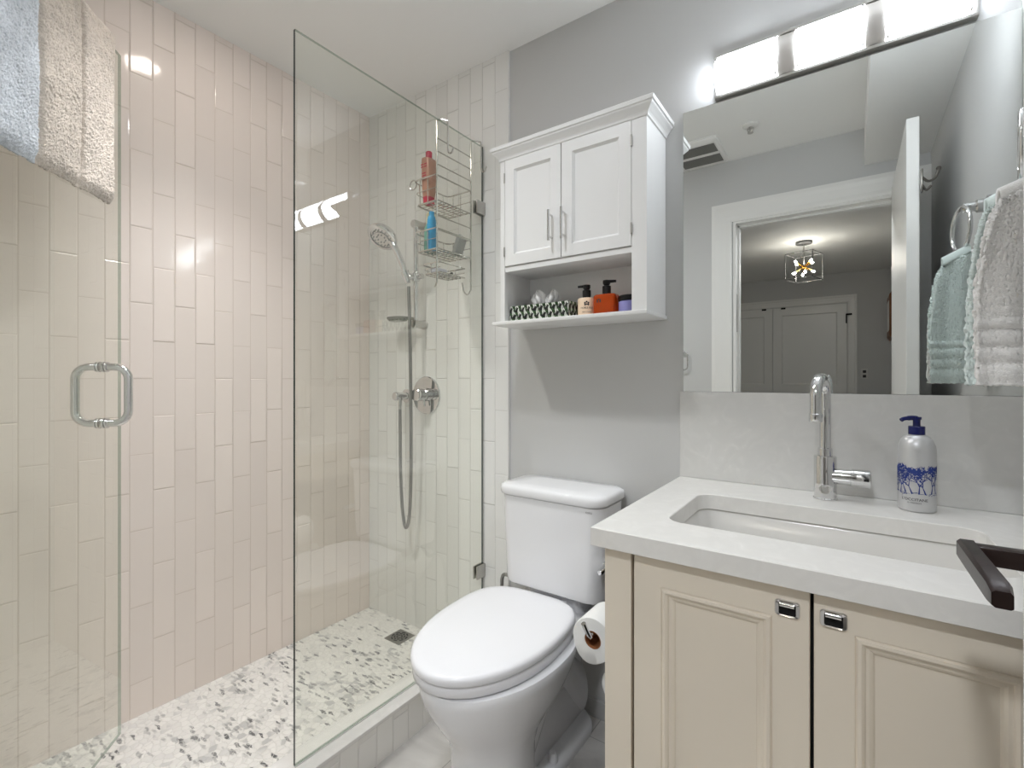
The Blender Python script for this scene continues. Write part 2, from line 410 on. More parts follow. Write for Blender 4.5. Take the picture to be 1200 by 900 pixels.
def text_mesh(txt, size):
    """flat lettering as a bmesh in the XY plane, centred"""
    cu = bpy.data.curves.new('lettering', 'FONT'); cu.body = txt; cu.size = size; cu.align_x = 'CENTER'; cu.resolution_u = 3
    ob = bpy.data.objects.new('lettering', cu); COL.objects.link(ob)
    dg = bpy.context.evaluated_depsgraph_get(); me = bpy.data.meshes.new_from_object(ob.evaluated_get(dg))
    bm = bmesh.new(); bm.from_mesh(me); bpy.data.objects.remove(ob); bpy.data.curves.remove(cu); bpy.data.meshes.remove(me)
    return bm

# ------------------------------------------------------------------ the setting
XL, XR, XT, XG, ZC = -1.925, .308, -1.092, -1.214, 2.44
FY = -1.524            # inner face of the front wall
struct('wall_left', MB().box(XL-.1, XL, FY-.12, .1, 0, ZC), M['tileL'])
struct('wall_back', MB().box(XL-.1, XR+.1, 0, .1, 0, ZC), M['paint'])
struct('wall_back_tile', MB().box(XL, XT, -.010, 0, .03, ZC), M['tileB'])
struct('trim_1', MB().box(XT, XT+.004, -.0115, 0, .03, ZC), M['white'])
struct('wall_right', MB().box(XR, XR+.1, FY, 0, 0, ZC), M['paint'])
OL, OR, OH = -.551, .19, 2.065
struct('wall_front', MB().box(XL, OL-.015, FY-.12, FY, 0, ZC).box(OR+.015, XR+.1, FY-.12, FY, 0, ZC).box(OL-.015, OR+.015, FY-.12, FY, OH+.015, ZC), M['paint'])
struct('wall_front_tile', MB().box(XL, XG+.02, FY, FY+.01, .03, ZC), M['tileB'])
struct('ceiling', MB().box(XL-.1, XR+.1, FY-.12, .1, ZC, ZC+.1), M['ceiling'])
struct('soffit', MB().box(.051, XR, FY, 0, 2.25, ZC), M['ceiling'])
struct('floor', MB().box(-1.30, XR+.1, FY-.12, .1, -.05, 0), M['floor'])
struct('shower_floor', MB().box(XL, -1.26, FY, 0, -.05, .049), M['pebble'])
cb = struct('shower_curb', MB().box(-1.268, -1.168, FY+.01, -.0, 0, .117, 0), M['tileC'])
struct('curb_cap', MB().box(-1.271, -1.165, FY+.01, -.0, .117, .1296, .002), M['curbtop'], parent=cb)
struct('baseboard_back', MB().box(XT+.004, -.413, -.012, 0, 0, .06, .002), M['paint'])
# door opening trim
def casing(name, xl, xr, h, y, w=.11, d=.018, sgn=1):
    mb = MB()
    pf = [(0, 0), (0, d*.6), (.012, d*.75), (.03, d*.7), (.07, d*.85), (w-.02, d), (w, d), (w, 0)]
    rings = []
    for (x, z, dx, dz) in ((xl, 0, -1, 0), (xl, h, -1, 1), (xr, h, 1, 1), (xr, 0, 1, 0)):
        rings.append([(x+dx*o, y+sgn*t, z+dz*o) for o, t in pf])
    mb.loft(rings)
    return struct(name, mb, M['white'])
casing('trim_2', OL-.02, OR+.02, OH+.012, FY)
struct('trim_3', MB().box(OL-.015, OL, FY-.12, FY+.004, 0, OH).box(OR, OR+.015, FY-.12, FY+.004, 0, OH).box(OL-.015, OR+.015, FY-.12, FY+.004, OH, OH+.015).box(OL, OL+.01, FY-.09, FY-.05, 0, OH).box(OR-.01, OR, FY-.09, FY-.05, 0, OH).box(OL, OR, FY-.09, FY-.05, OH-.01, OH), M['white'])
struct('trim_4', MB().box(OL-.003, OL+.002, FY-.045, FY-.01, 1.44, 1.66, .002), M['nickel'])
# hall behind the doorway
HY = -5.5
struct('floor_hall', MB().box(-2.1, .47, HY-.1, FY-.12, -.05, 0), M['hallfloor'])
struct('ceiling_hall', MB().box(-2.1, .47, HY-.1, FY-.12, ZC, ZC+.1), M['ceiling'])
struct('wall_hall_far', MB().box(-2.1, .47, HY-.1, HY, 0, ZC), M['paint'])
struct('wall_hall_right', MB().box(.364, .47, HY, FY-.12, 0, ZC), M['paint'])
struct('wall_hall_left', MB().box(-2.1, -2.0, HY, FY-.12, 0, ZC), M['paint'])
casing('trim_5', -1.626, -.046, 2.076, HY, .095, .02)
pan = [(0, .0), (.10, 0), (.115, .010), (.60, .010)]
for i, (a, b) in enumerate(((-1.62, -.834), (-.828, -.050))):
    d = struct('door_%d' % (i+2), MB().box(a, b, HY, HY+.012, 0, 2.068).panel(a, b, 1.0, 2.068, HY+.026, HY+.012, [(0, 0), (.095, 0), (.108, .011)], front=1).panel(a, b, .03, 1.0, HY+.026, HY+.012, [(0, 0), (.095, 0), (.108, .011)], front=1), M['white'])
    lab(build('ball_catch', MB().box((a+b)/2+(.27 if i == 0 else -.30), (a+b)/2+(.32 if i == 0 else -.25), HY+.02, HY+.045, 2.05, 2.07, .002), M['blackmetal'], d), 'black catch at the top of the closet door')
hg = build('door_hinge', MB().box(-.062, -.048, HY+.02, HY+.05, 1.83, 1.94, .002).box(-.060, .0, HY+.02, HY+.045, 1.925, 1.945, .002), M['blackmetal'], bpy.data.objects['door_3'])
lab(hg, 'black hinge')
o = thing('wall_outlet', 'small white outlet plate on the hall wall right of the closet doors', 'outlet', (.119, HY, 1.226))
build('cover_plate', MB().box(.084, .154, HY, HY+.006, 1.165, 1.285, .003), M['outlet'], o)
for z in (1.197, 1.252): build('socket', MB().box(.103, .135, HY+.006, HY+.010, z-.016, z+.016, .004), M['inkdark'], o)
o = thing('picture_frame', 'brown wooden frame hanging on the hall side wall beyond the doorway', 'picture', (.364, -5.15, 1.85))
build('frame', MB().loft([[(.364, y, z) for y, z in ((-5.45, 1.60), (-5.45, 2.10), (-4.95, 2.10), (-4.95, 1.60))], [(.345, y, z) for y, z in ((-5.45, 1.60), (-5.45, 2.10), (-4.95, 2.10), (-4.95, 1.60))], [(.325, y, z) for y, z in ((-5.42, 1.63), (-5.42, 2.07), (-4.98, 2.07), (-4.98, 1.63))]]), M['wood'], o, smooth=False)
build('picture', MB().box(.322, .326, -5.36, -5.04, 1.69, 2.01), M['paper'], o)
# bathroom door, standing open into the room
DX0, DX1, DY = .160, .197, -.735
d1 = struct('door_1', MB().box(DX0, DX1, FY+.004, DY, .012, 2.105, .002), M['white'])
# lever (on the room side): rose, neck, lever
lv = MB().lathe([(.002, .0), (.027, .0), (.027, .006), (.022, .010), (.002, .010)], (0, 0, 0), 'X', 28)
for v in lv.bm.verts: v.co = Vector((DX0-v.co.x, -.812+v.co.y, .977+v.co.z))
def bar_sec(p, ax, w_, h_):
    pass
rose = lab(build('door_handle', lv, M['bronze'], d1), 'dark bronze lever handle')
nk = MB().box(.0945, DX0-.008, -.829, -.811, .9675, .987, .003)
build('handle_neck', nk, M['bronze'], rose)
lvb = MB().loft([[(x, y, z) for x, z in ((.0935, .971), (.0965, .968), (.1075, .968), (.1095, .970), (.1095, .985), (.1075, .9885), (.0965, .9885), (.0935, .9855))] for y in (-.811, -.829, -.955, -.966)])
for v in lvb.bm.verts:
    if v.co.y < -.96: v.co.z = .980+(v.co.z-.978)*.7; v.co.x = .1015+(v.co.x-.1015)*.85
    elif v.co.y < -.9: v.co.z += .004
build('lever', lvb, M['bronze'], rose)
# robe hook on the wall side of the door
hk = MB().box(DX1, DX1+.006, -.712, -.688, 1.82, 1.90, .002)
hk.tube(smooth_path([(DX1+.004, -.70, 1.872), (DX1+.02, -.70, 1.855), (DX1+.038, -.70, 1.862), (DX1+.048, -.70, 1.89)]), .0045, 8).lathe([(.001, -.007), (.006, -.005), (.008, 0), (.006, .005), (.001, .007)], (DX1+.048, -.70, 1.893), 'Z', 12)
hk.tube(smooth_path([(DX1+.004, -.70, 1.845), (DX1+.015, -.70, 1.825), (DX1+.028, -.70, 1.838)]), .004, 8)
M['darknickel'] = mat('dark_nickel', (120, 116, 110), .3, 1)
lab(build('coat_hook', hk, M['darknickel'], d1), 'dark nickel double coat hook')

# ------------------------------------------------------------------ shower: glass, fittings
def pane_box(x0, x1, y0, y1, z0, z1, mi_edge=1):
    """glass slab thin in x: big faces material 0, cut edges material 1"""
    mb = MB()
    vs = [mb.v((x, y, z)) for x in (x0, x1) for y in (y0, y1) for z in (z0, z1)]
    for k, f in enumerate([(0, 1, 3, 2), (4, 6, 7, 5), (0, 4, 5, 1), (2, 3, 7, 6), (0, 2, 6, 4), (1, 5, 7, 3)]):
        mb.bm.faces.new([vs[i] for i in f]).material_index = 0 if k < 2 else (1 if k in (2, 3) else 2)
    return mb
sc = thing('shower_screen', 'fixed clear glass shower screen standing on the curb against the tiled wall', 'shower screen', (XG, -.41, .1296))
build('glass_pane', pane_box(XG-.0042, XG+.0042, -.8133, -.016, .1325, 2.0957), [M['glass'], M['gedge'], M['gedge2']], sc, smooth=False)
for z in (1.845, .398):
    lab(build('wall_clamp', MB().box(XG-.012, XG-.0052, -.062, -.012, z-.026, z+.026, .002).box(XG+.0052, XG+.012, -.062, -.012, z-.026, z+.026, .002).box(XG-.012, XG+.012, -.016, -.010, z-.026, z+.026, .001), M['nickel'], sc), 'square metal wall clamp')
build('floor_seal', MB().box(XG-.006, XG+.006, -.8133, -.012, .1294, .1325), M['outlet'], sc)

H0 = Vector((-1.214, -1.497, 0)); dd = Vector((-.516, .453, 0)).normalized()
ang = math.atan2(dd.y, dd.x)
# local frame: x along the door from hinge, y = normal.  The camera stands on the local -y side
sd = thing('shower_door', 'frameless glass shower door swung open at the left, chrome pull near its edge', 'shower door', (H0.x, H0.y, .1296), rotz=ang)
b_ = MB()
vs = [b_.v((x, y, z)) for x in (.02, .684) for y in (-.004, .004) for z in (.0085, 1.968)]
for k, f in enumerate([(0, 1, 3, 2), (4, 6, 7, 5), (0, 4, 5, 1), (2, 3, 7, 6), (0, 2, 6, 4), (1, 5, 7, 3)]):
    b_.bm.faces.new([vs[i] for i in f]).material_index = 0 if k in (2, 3) else 1
build('glass_pane', b_, [M['glass'], M['gedge2']], sd, smooth=False, local=True)
hx, hz0, hz1, pr, rr_ = .600, .9135, 1.0665, .062, .032
for s_ in (-1, 1):
    pts = [(hx, s_*.010, hz0)]
    for k in range(7):
        a = k*PI/12; pts.append((hx, s_*(pr-rr_+rr_*math.sin(a)), hz0+rr_-rr_*math.cos(a)))
    for k in range(7):
        a = k*PI/12; pts.append((hx, s_*(pr-rr_+rr_*math.cos(a)), hz1-rr_+rr_*math.sin(a)))
    pts.append((hx, s_*.010, hz1))
    pl = lab(build('pull_handle', MB().tube(pts, .0104, 16), M['chrome'], sd, local=True), 'chrome D shaped pull')
    col_ = MB()
    for z in (hz0, hz1): col_.lathe([(.009, .004), (.0145, .004), (.0145, .008), (.0115, .0085), (.0115, .0105), (.0140, .011), (.0140, .014), (.009, .014)], (hx, 0, z), 'Y' if s_ > 0 else '-Y', 20)
    build('collar', col_, M['chrome'], pl, local=True)
for z in (.25, 1.70):
    build('hinge', MB().box(.004, .06, -.012, -.0052, z-.045, z+.045, .002).box(.0, .06, .0052, .012, z-.045, z+.045, .002).box(-.008, .012, -.012, .012, z-.045, z+.045, .003), M['nickel'], sd, local=True)

# bath towel over the door (local frame of the door; front = -y local)
def towel_over():
    x0, x1 = .12, .616
    n = 400
    bm = MB()
    path = []
    zb, zt = 1.515, 1.968
    # cross-section from front hem up over the glass and down the back
    NF = 330
    front = [(-.021, zb + (zt-zb)*k/NF) for k in range(NF+1)]
    top = [(-.021*math.cos(a), zt+.021*math.sin(a)*.75) for a in [PI*k/10 for k in range(1, 10)]]
    back = [(.021, zt-(zt-zb-.09)*k/60) for k in range(61)]
    sec = front+top+back
    rnd = random.Random(3)
    import mathutils.noise as mn
    def P(i, j):
        x = x0+(x1-x0)*i/n; y, z = sec[j]
        s_ = -1 if j < NF+5 else 1
        # three folded thicknesses with a ridge between them
        g = 0
        for xc in (.335, .478): g += math.exp(-((x-xc)/.006)**2)*.010
        lump = mn.noise((x*16, z*11, s_*3))*.003 + mn.noise((x*5, z*5, 9))*.003
        step = (0 if x < .335 else .001 if x < .478 else .002)
        xr, zr = x*.80-z*.6, x*.6+z*.80
        pile = rnd.uniform(-.0010, .0010) + mn.noise((xr*330, zr*150, s_*7))*.0022 + mn.noise((x*120, z*90, s_*5))*.0016
        e = min(x-x0, x1-x)/.012
        edge = 0 if e > 1 else (1-math.sqrt(max(0, 1-(1-e)**2)))*.012
        th = -g+lump+step+pile-edge+.002
        hem = 0
        if j < 24: th -= .013*(1-j/24)**2
        dz = rnd.uniform(-.0006, .0006)
        if j < NF: dz += -.016*(1-j/NF)*((x1-x)/.5)
        return (x, y+s_*max(-.012, th), z+dz) if (j < NF+1 or j > NF+9) else (x, y*(1+max(-.3, th*25)), z+max(-.008, th))
    G = [[bm.v(P(i, j)) for j in range(len(sec))] for i in range(n+1)]
    for i in range(n):
        for j in range(len(sec)-1): bm.bm.faces.new((G[i][j], G[i+1][j], G[i+1][j+1], G[i][j+1]))
    return bm
tw = build('bath_towel', towel_over(), M['towel_a'], None, local=True, ang=180)
tw.location = (H0.x, H0.y, .1296); tw.rotation_euler = (0, 0, ang)
tag(tw, 'thick folded towel in pale blue, beige and cream hanging over the glass shower door', 'towel')
so = tw.modifiers.new('thick', 'SOLIDIFY'); so.thickness = .006; so.offset = -1

# slide rail with holder
sr = thing('shower_rail', 'chrome vertical slide rail with a clear soap dish on the shower wall', 'shower rail', (-1.545, -.01, 1.40))
build('rail', MB().tube([(-1.545, -.062, 1.385), (-1.545, -.062, 1.85)], .0105, 16), M['chrome'], sr)
for z in (1.402, 1.835):
    build('wall_bracket', MB().lathe([(.004, .0), (.021, .0), (.021, .004), (.0175, .006), (.0175, .066), (.015, .070), (.004, .071)], (-1.545, -.010, z), '-Y', 24), M['nickel'], sr)
sl = build('slider', MB().lathe([(.004, -.02), (.017, -.018), (.0185, -.012), (.0185, .012), (.017, .018), (.004, .02)], (-1.545, -.062, 1.605), 'Z', 24).tube([(-1.545, -.062, 1.605), (-1.555, -.095, 1.607)], .012, 14).lathe([(.004, -.016), (.012, -.014), (.012, .014), (.004, .016)], (-1.52, -.062, 1.605), 'X', 16), M['chrome'], sr)
cone = MB().tube([(-1.556, -.098, 1.585), (-1.566, -.108, 1.625)], [.014, .018], 16)
build('holder', cone, M['chrome'], sl)
sdh = MB()
rings = []
for (a, z) in ((.2, 0), (.75, .0), (1, .012), (1.0, .017), (.93, .017), (.72, .006), (.2, .005)):
    rings.append([(-1.645+.060*a*math.cos(t*2*PI/28), -.075+.040*a*math.sin(t*2*PI/28), 1.420+z) for t in range(28)])
sdh.loft(rings).tube([(-1.59, -.066, 1.43), (-1.548, -.062, 1.425)], .006, 10)
lab(build('soap_dish', sdh, M['cleardish'], sr), 'clear oval soap dish')

hs = thing('hand_shower', 'chrome hand shower resting in the slide rail holder with its hose looping down', 'shower head', (-1.562, -.104, 1.607))
hp = [(-1.555, -.098, 1.575), (-1.566, -.109, 1.63), (-1.585, -.122, 1.69), (-1.606, -.136, 1.74), (-1.630, -.150, 1.775)]
build('handle', MB().tube(smooth_path(hp, 5), [.0105+.004*min(1, k/14) for k in range(21)], 16), M['chrome'], hs)
# head: disc facing down and towards the room
hd = MB().lathe([(.004, .026), (.022, .024), (.040, .014), (.047, .004), (.048, -.004), (.044, -.008), (.036, -.009), (.035, -.006), (.024, -.006), (.023, -.009), (.004, -.009)], (0, 0, 0), 'Z', 36)
axis = Vector((-.05, .47, .63)).normalized()
q = Vector((0, 0, 1)).rotation_difference(axis).to_matrix().to_4x4()
bmesh.ops.transform(hd.bm, matrix=Matrix.Translation((-1.640, -.165, 1.772)) @ q @ Matrix.Scale(1.4, 4), verts=hd.bm.verts)
head = build('head', hd, M['chrome'], hs)
noz = MB()
for rn, cnt in ((.029, 16), (.014, 8)):
    for k in range(cnt):
        a = 2*PI*k/cnt; noz.lathe([(.0005, -.012), (.002, -.011), (.002, -.005)], (rn*math.cos(a), rn*math.sin(a), 0), 'Z', 6)
bmesh.ops.transform(noz.bm, matrix=Matrix.Translation((-1.640, -.165, 1.772)) @ q @ Matrix.Scale(1.4, 4), verts=noz.bm.verts)
build('nozzles', noz, M['drain'], head)
hpts = [(-1.645, -.064, 1.045), (-1.643, -.064, .93), (-1.638, -.066, .75), (-1.628, -.066, .60), (-1.610, -.066, .515), (-1.588, -.068, .53), (-1.573, -.07, .62), (-1.563, -.074, .80), (-1.553, -.085, 1.10), (-1.548, -.094, 1.35), (-1.552, -.098, 1.56)]
hb = build('hose', MB().tube(smooth_path(hpts, 12), .0072, 12), M['hose'], hs)
build('hose_nut', MB().tube([(-1.645, -.064, 1.075), (-1.645, -.064, 1.03)], [.0105, .009], 14), M['chrome'], hb)

we = thing('hose_outlet', 'chrome wall elbow feeding the shower hose, left of the round valve', 'shower outlet', (-1.655, -.01, 1.087))
build('flange', MB().lathe([(.004, 0), (.031, 0), (.031, .006), (.026, .010), (.004, .011)], (-1.655, -.010, 1.087), '-Y', 28), M['chrome'], we)
build('elbow', MB().lathe([(.004, .006), (.017, .006), (.017, .060), (.019, .062), (.019, .075), (.015, .08), (.004, .081)], (-1.652, -.010, 1.087), '-Y', 24).tube([(-1.645, -.064, 1.087), (-1.645, -.064, 1.068)], .012, 16), M['chrome'], we)

sv = thing('shower_valve', 'round chrome shower mixer plate with a thermostat knob on the tiled wall', 'shower valve', (-1.532, -.01, 1.092))
build('plate', MB().lathe([(.004, 0), (.083, 0), (.083, .004), (.080, .007), (.004, .008)], (-1.532, -.010, 1.092), '-Y', 48), M['chrome'], sv)
kn = build('knob', MB().lathe([(.004, .006), (.030, .006), (.030, .018), (.024, .019), (.024, .034), (.027, .035), (.027, .052), (.024, .053), (.024, .055), (.027, .056), (.027, .066), (.024, .069), (.004, .070)], (-1.532, -.010, 1.095), '-Y', 28), M['chrome'], sv)
build('lever', MB().tube([(-1.525, -.035, 1.078), (-1.522, -.034, 1.045)], [.006, .0045], 10), M['chrome'], kn)

# drain
dr = thing('shower_drain', 'square steel floor drain with a round grate in the pebble shower floor', 'drain', (-1.595, -.11, .049))
build('frame', MB().box(-1.641, -1.549, -.156, -.064, .047, .0515, .001), M['drain'], dr)
gm = MB()
for k in range(3):
    r0 = .036-.011*k
    for s_ in range(8):
        a0 = 2*PI*s_/8+k*.3; pts = []
        for t in range(5):
            a = a0+t*.13; pts.append((-1.595+r0*math.cos(a), -.11+r0*math.sin(a), .0516))
        for t in range(4, -1, -1):
            a = a0+t*.13; pts.append((-1.595+(r0-.006)*math.cos(a), -.11+(r0-.006)*math.sin(a), .0516))
        gm.loft([pts, [(p[0], p[1], .0521) for p in pts]])
lab(build('grate_slots', gm, M['darkhole'], dr, smooth=False), 'dark curved drain slots')

# ------------------------------------------------------------------ caddy over the screen
cx = XG-.012
cd = thing('shower_caddy', 'steel wire caddy hooked over the top of the glass shower screen', 'shower caddy', (XG, -.165, 2.0957))
fr = MB()
ya, yb = -.262, -.072
zt_ = 2.0957
for y in (ya, yb):
    p = [(cx, y, 1.512), (cx, y, zt_), (cx+.004, y, zt_+.0045), (XG+.006, y+.010, zt_+.005), (XG+.020, y+.022, zt_+.001), (XG+.021, y+.023, zt_-.012), (XG+.021, y+.023, 1.998), (XG+.026, y+.023, 1.980), (XG+.040, y+.023, 1.978), (XG+.048, y+.023, 1.995)]
    fr.tube(p[:5], .0032, 8); fr.tube(p[4:7], .0030, 8); fr.tube(smooth_path(p[6:], 5), .0030, 8)
fr.tube(smooth_path([(cx, ya, 1.515), (cx-.01, ya+.002, 1.50), (cx-.02, ya+.01, 1.502)], 5), .003, 8)
fr.tube(smooth_path([(cx, yb, 1.515), (cx-.008, yb-.01, 1.495), (cx-.016, yb-.022, 1.505), (cx-.02, yb-.03, 1.54)], 5), .003, 8)
build('frame', fr, M['steel'], cd)
for z in (2.036, 1.989, 1.942, 1.902, 1.756, 1.706):
    build('rung', MB().tube([(cx, ya, z), (cx, yb, z)], .0024, 8), M['steel'], cd)
def basket(z0, z1, dep, y0, y1, nb, parent):
    mb = MB(); r_ = .022
    def rim(z, d_, yy0, yy1):
        xs = cx-.003
        pts = [(xs, yy0, z)]
        for k in range(5): a = k*PI/8; pts.append((xs-d_+r_-r_*math.sin(a), yy0+r_-r_*math.cos(a), z))
        for k in range(5): a = k*PI/8; pts.append((xs-d_+r_-r_*math.cos(a), yy1-r_+r_*math.sin(a), z))
        pts.append((xs, yy1, z)); return pts
    mb.tube(rim(z1, dep, y0, y1), .0030, 8); mb.tube(rim(z0, dep-.008, y0+.006, y1-.006), .0026, 8)
    mb.tube(rim((z0+z1)/2, dep-.004, y0+.003, y1-.003), .0018, 6)
    mb.tube([(cx-.003, y0, z0), (cx-.003, y1, z0)], .0026, 8); mb.tube([(cx-.003, y0, z1), (cx-.003, y1, z1)], .0022, 8)
    for k in range(nb):
        y = y0+.014+(y1-y0-.028)*k/(nb-1)
        mb.tube([(cx-.003, y, z0), (cx-dep+.006, y, z0-.001)], .0018, 6)
    for k in range(4):
        x = cx-.02-(dep-.035)*k/3
        mb.tube([(x, y0+.006, z0-.002), (x, y1-.006, z0-.002)], .0018, 6)
    for y in (y0+.03, (y0+y1)/2, y1-.03): mb.tube([(cx-dep+.004, y, z0), (cx-dep-.002, y, z1)], .0018, 6)
    for x in (cx-.05, cx-.09):
        if x > cx-dep+.01:
            for y in (y0+.004, y1-.004): mb.tube([(x, y, z0), (x, y, z1)], .0018, 6)
    return build('basket', mb, M['steel'], parent)
bk1 = basket(1.815, 1.905, .120, ya, yb, 9, cd)
bk2 = basket(1.640, 1.712, .118, ya, yb, 9, cd)
bk3 = basket(1.556, 1.592, .095, -.245, -.105, 7, cd)
rg = MB().tube([(cx-.135+.018*math.cos(a), ya+.012, 1.900+.018*math.sin(a)) for a in [2*PI*k/20 for k in range(20)]], .0024, 8, closed=True)
build('side_hook', rg, M['steel'], bk1)

# things in the caddy
o = thing('shampoo_bottle', 'rose gold shampoo bottle with red cap in the upper caddy basket', 'bottle', (-1.296, -.232, 1.8175))
def ell(cx_, cy_, a, b, z, n=28, p=2.6):
    r = []
    for k in range(n):
        t = 2*PI*k/n; c, s_ = math.cos(t), math.sin(t)
        r.append((cx_+a*math.copysign(abs(c)**(2/p), c), cy_+b*math.copysign(abs(s_)**(2/p), s_), z))
    return r
bx_, by_ = -1.296, -.232
build('body', MB().loft([ell(bx_, by_, .018, .022, 1.842), ell(bx_, by_, .021, .024, 1.86), ell(bx_, by_, .024, .026, 1.93), ell(bx_, by_, .023, .028, 1.975), ell(bx_, by_, .020, .0285, 1.984), ell(bx_, by_, .010, .014, 1.987)]), M['rose'], o)
lab(build('base_band', MB().loft([ell(bx_, by_, .017, .021, 1.8175), ell(bx_, by_, .018, .022, 1.842)]), M['red'], o), 'red base band')
lab(build('cap', MB().lathe([(.004, 1.986), (.012, 1.986), (.0125, 2.012), (.010, 2.015), (.004, 2.0155)], (bx_, by_, 0), 'Z', 20), M['red'], o), 'red cap')
lb = MB()
for k, z in enumerate((1.958, 1.949, 1.925, 1.916, 1.907)):
    wv_ = .030 if k < 2 else .022
    lb.box(bx_-wv_/2, bx_+wv_/2, by_-.0272+.0004*k, by_-.0262, z, z+.004)
build('label_lines', lb, M['red'], o, smooth=False)
o = thing('body_wash_bottle', 'pale teal bottle with cream cap behind the blue bottle in the shower caddy', 'bottle', (-1.312, -.205, 1.6435))
build('body', MB().loft([ell(-1.312, -.205, .021, .026, 1.6435), ell(-1.312, -.205, .022, .027, 1.66), ell(-1.312, -.205, .021, .026, 1.735), ell(-1.312, -.205, .014, .016, 1.755)]), M['teal'], o)
lab(build('cap', MB().lathe([(.004, 1.754), (.018, 1.754), (.018, 1.790), (.014, 1.795), (.004, 1.796)], (-1.312, -.205, 0), 'Z', 20), M['creamcap'], o), 'cream cap')
o = thing('conditioner_bottle', 'bright blue bottle standing in the lower caddy basket', 'bottle', (-1.278, -.236, 1.6435))
build('body', MB().loft([ell(-1.278, -.236, .013, .016, 1.6435), ell(-1.278, -.236, .014, .017, 1.655), ell(-1.278, -.236, .014, .017, 1.752), ell(-1.278, -.236, .011, .013, 1.768)]), M['blue'], o)
build('cap', MB().lathe([(.003, 1.767), (.010, 1.767), (.010, 1.785), (.003, 1.786)], (-1.278, -.236, 0), 'Z', 16), M['blue'], o)
sp_ = MB().box(-.011, .011, -.022, .022, 0, .085, .006)
bmesh.ops.transform(sp_.bm, matrix=Matrix.Translation((-1.268, -.108, 1.650)) @ Matrix.Rotation(-.38, 4, 'X'), verts=sp_.bm.verts)
tag(build('scrubber', sp_, M['greysponge'], origin=(-1.268, -.108, 1.65)), 'grey scrubber pad leaning in the right end of the lower caddy basket', 'sponge')
tag(build('soap_bar', MB().loft([rrect(-1.272, -.205, .022, .034, .015, 1.5585+z_, 5) if s_ else rrect(-1.272, -.205, .016, .028, .012, 1.5585+z_, 5) for z_, s_ in ((0, 0), (.004, 1), (.016, 1), (.020, 0))]), M['soap'], origin=(-1.272, -.205, 1.5585)), 'pale bar of soap lying in the bottom caddy tray', 'soap')
rz = thing('razor', 'black razor lying in the bottom caddy tray beside the soap', 'razor', (-1.29, -.15, 1.5595))
build('handle', MB().tube([(-1.245, -.160, 1.566), (-1.30, -.145, 1.565)], [.005, .006], 10), M['black'], rz)
build('blade_head', MB().box(-1.312, -1.300, -.165, -.125, 1.5605, 1.570, .002), M['black'], rz)

# ------------------------------------------------------------------ toilet
TX = -.797
to = thing('toilet', 'white two piece toilet with closed lid between the shower curb and the vanity', 'toilet', (TX, -.35, 0))
def egg(xc, tip, rear, hw, z, n=48, rn=2.8, fr_=.58):
    ln = rear-tip; a = ln*fr_; b = ln-a; y0 = tip+a; pts = []
    for k in range(n):
        t = 2*PI*k/n; c, s_ = math.cos(t), math.sin(t)
        if c >= 0: pts.append((xc+hw*s_, y0-a*c, z))
        else: pts.append((xc+hw*math.copysign(abs(s_)**(2/rn), s_), y0+b*abs(c)**(2/rn), z))
    return pts
bw = MB()
secs = [(0, -.600, -.395, .108, .5), (.012, -.606, -.39, .112, .5), (.10, -.604, -.39, .109, .5), (.19, -.606, -.385, .108, .5), (.235, -.622, -.37, .116, .52), (.275, -.650, -.33, .134, .55), (.32, -.680, -.28, .156, .58), (.36, -.702, -.25, .171, .58), (.395, -.713, -.235, .180, .58), (.412, -.714, -.23, .182, .58), (.421, -.710, -.232, .179, .58)]
bw.loft([egg(TX, t_, r_, w_, z_, fr_=f_) for z_, t_, r_, w_, f_ in secs])
build('bowl', bw, M['porcelain'], to, ang=60)
dk = MB()
dk.loft([rrect(TX, -.165, hx_, .145, .03, z_) for hx_, z_ in ((.09, .30), (.12, .345), (.150, .385), (.160, .405), (.160, .417), (.155, .421))])
build('deck', dk, M['porcelain'], to, ang=60)
tr = MB()
# trapway that bulges behind the pedestal
trp = [(-.43, .14, .085, .13), (-.37, .20, .086, .11), (-.30, .27, .084, .085), (-.24, .285, .082, .08), (-.18, .25, .080, .09), (-.12, .18, .078, .10), (-.06, .12, .074, .115)]
rings = []
for y, zc_, hw_, hz_ in trp:
    rings.append([(TX+hw_*math.cos(t*2*PI/24), y, max(.005, zc_+hz_*math.sin(t*2*PI/24)*1.0)) for t in range(24)])
tr.loft(rings)
tr.loft([rrect(TX, -.24, .052, .20, .03, z_) for z_ in (.02, .40)])
build('trapway', tr, M['porcelain'], to, ang=60)
bs = MB().loft([rrect(TX, -.25, hx_, .205, .05, z_) for hx_, z_ in ((.100, 0), (.102, .02), (.098, .032), (.085, .042))])
base = build('base', bs, M['porcelain'], to, ang=60)
for s_ in (-1, 1):
    build('bolt_cap', MB().lathe([(.004, .040), (.015, .040), (.014, .058), (.010, .066), (.004, .068)], (TX+s_*.078, -.30, 0), 'Z', 18), M['porcelain'], base)
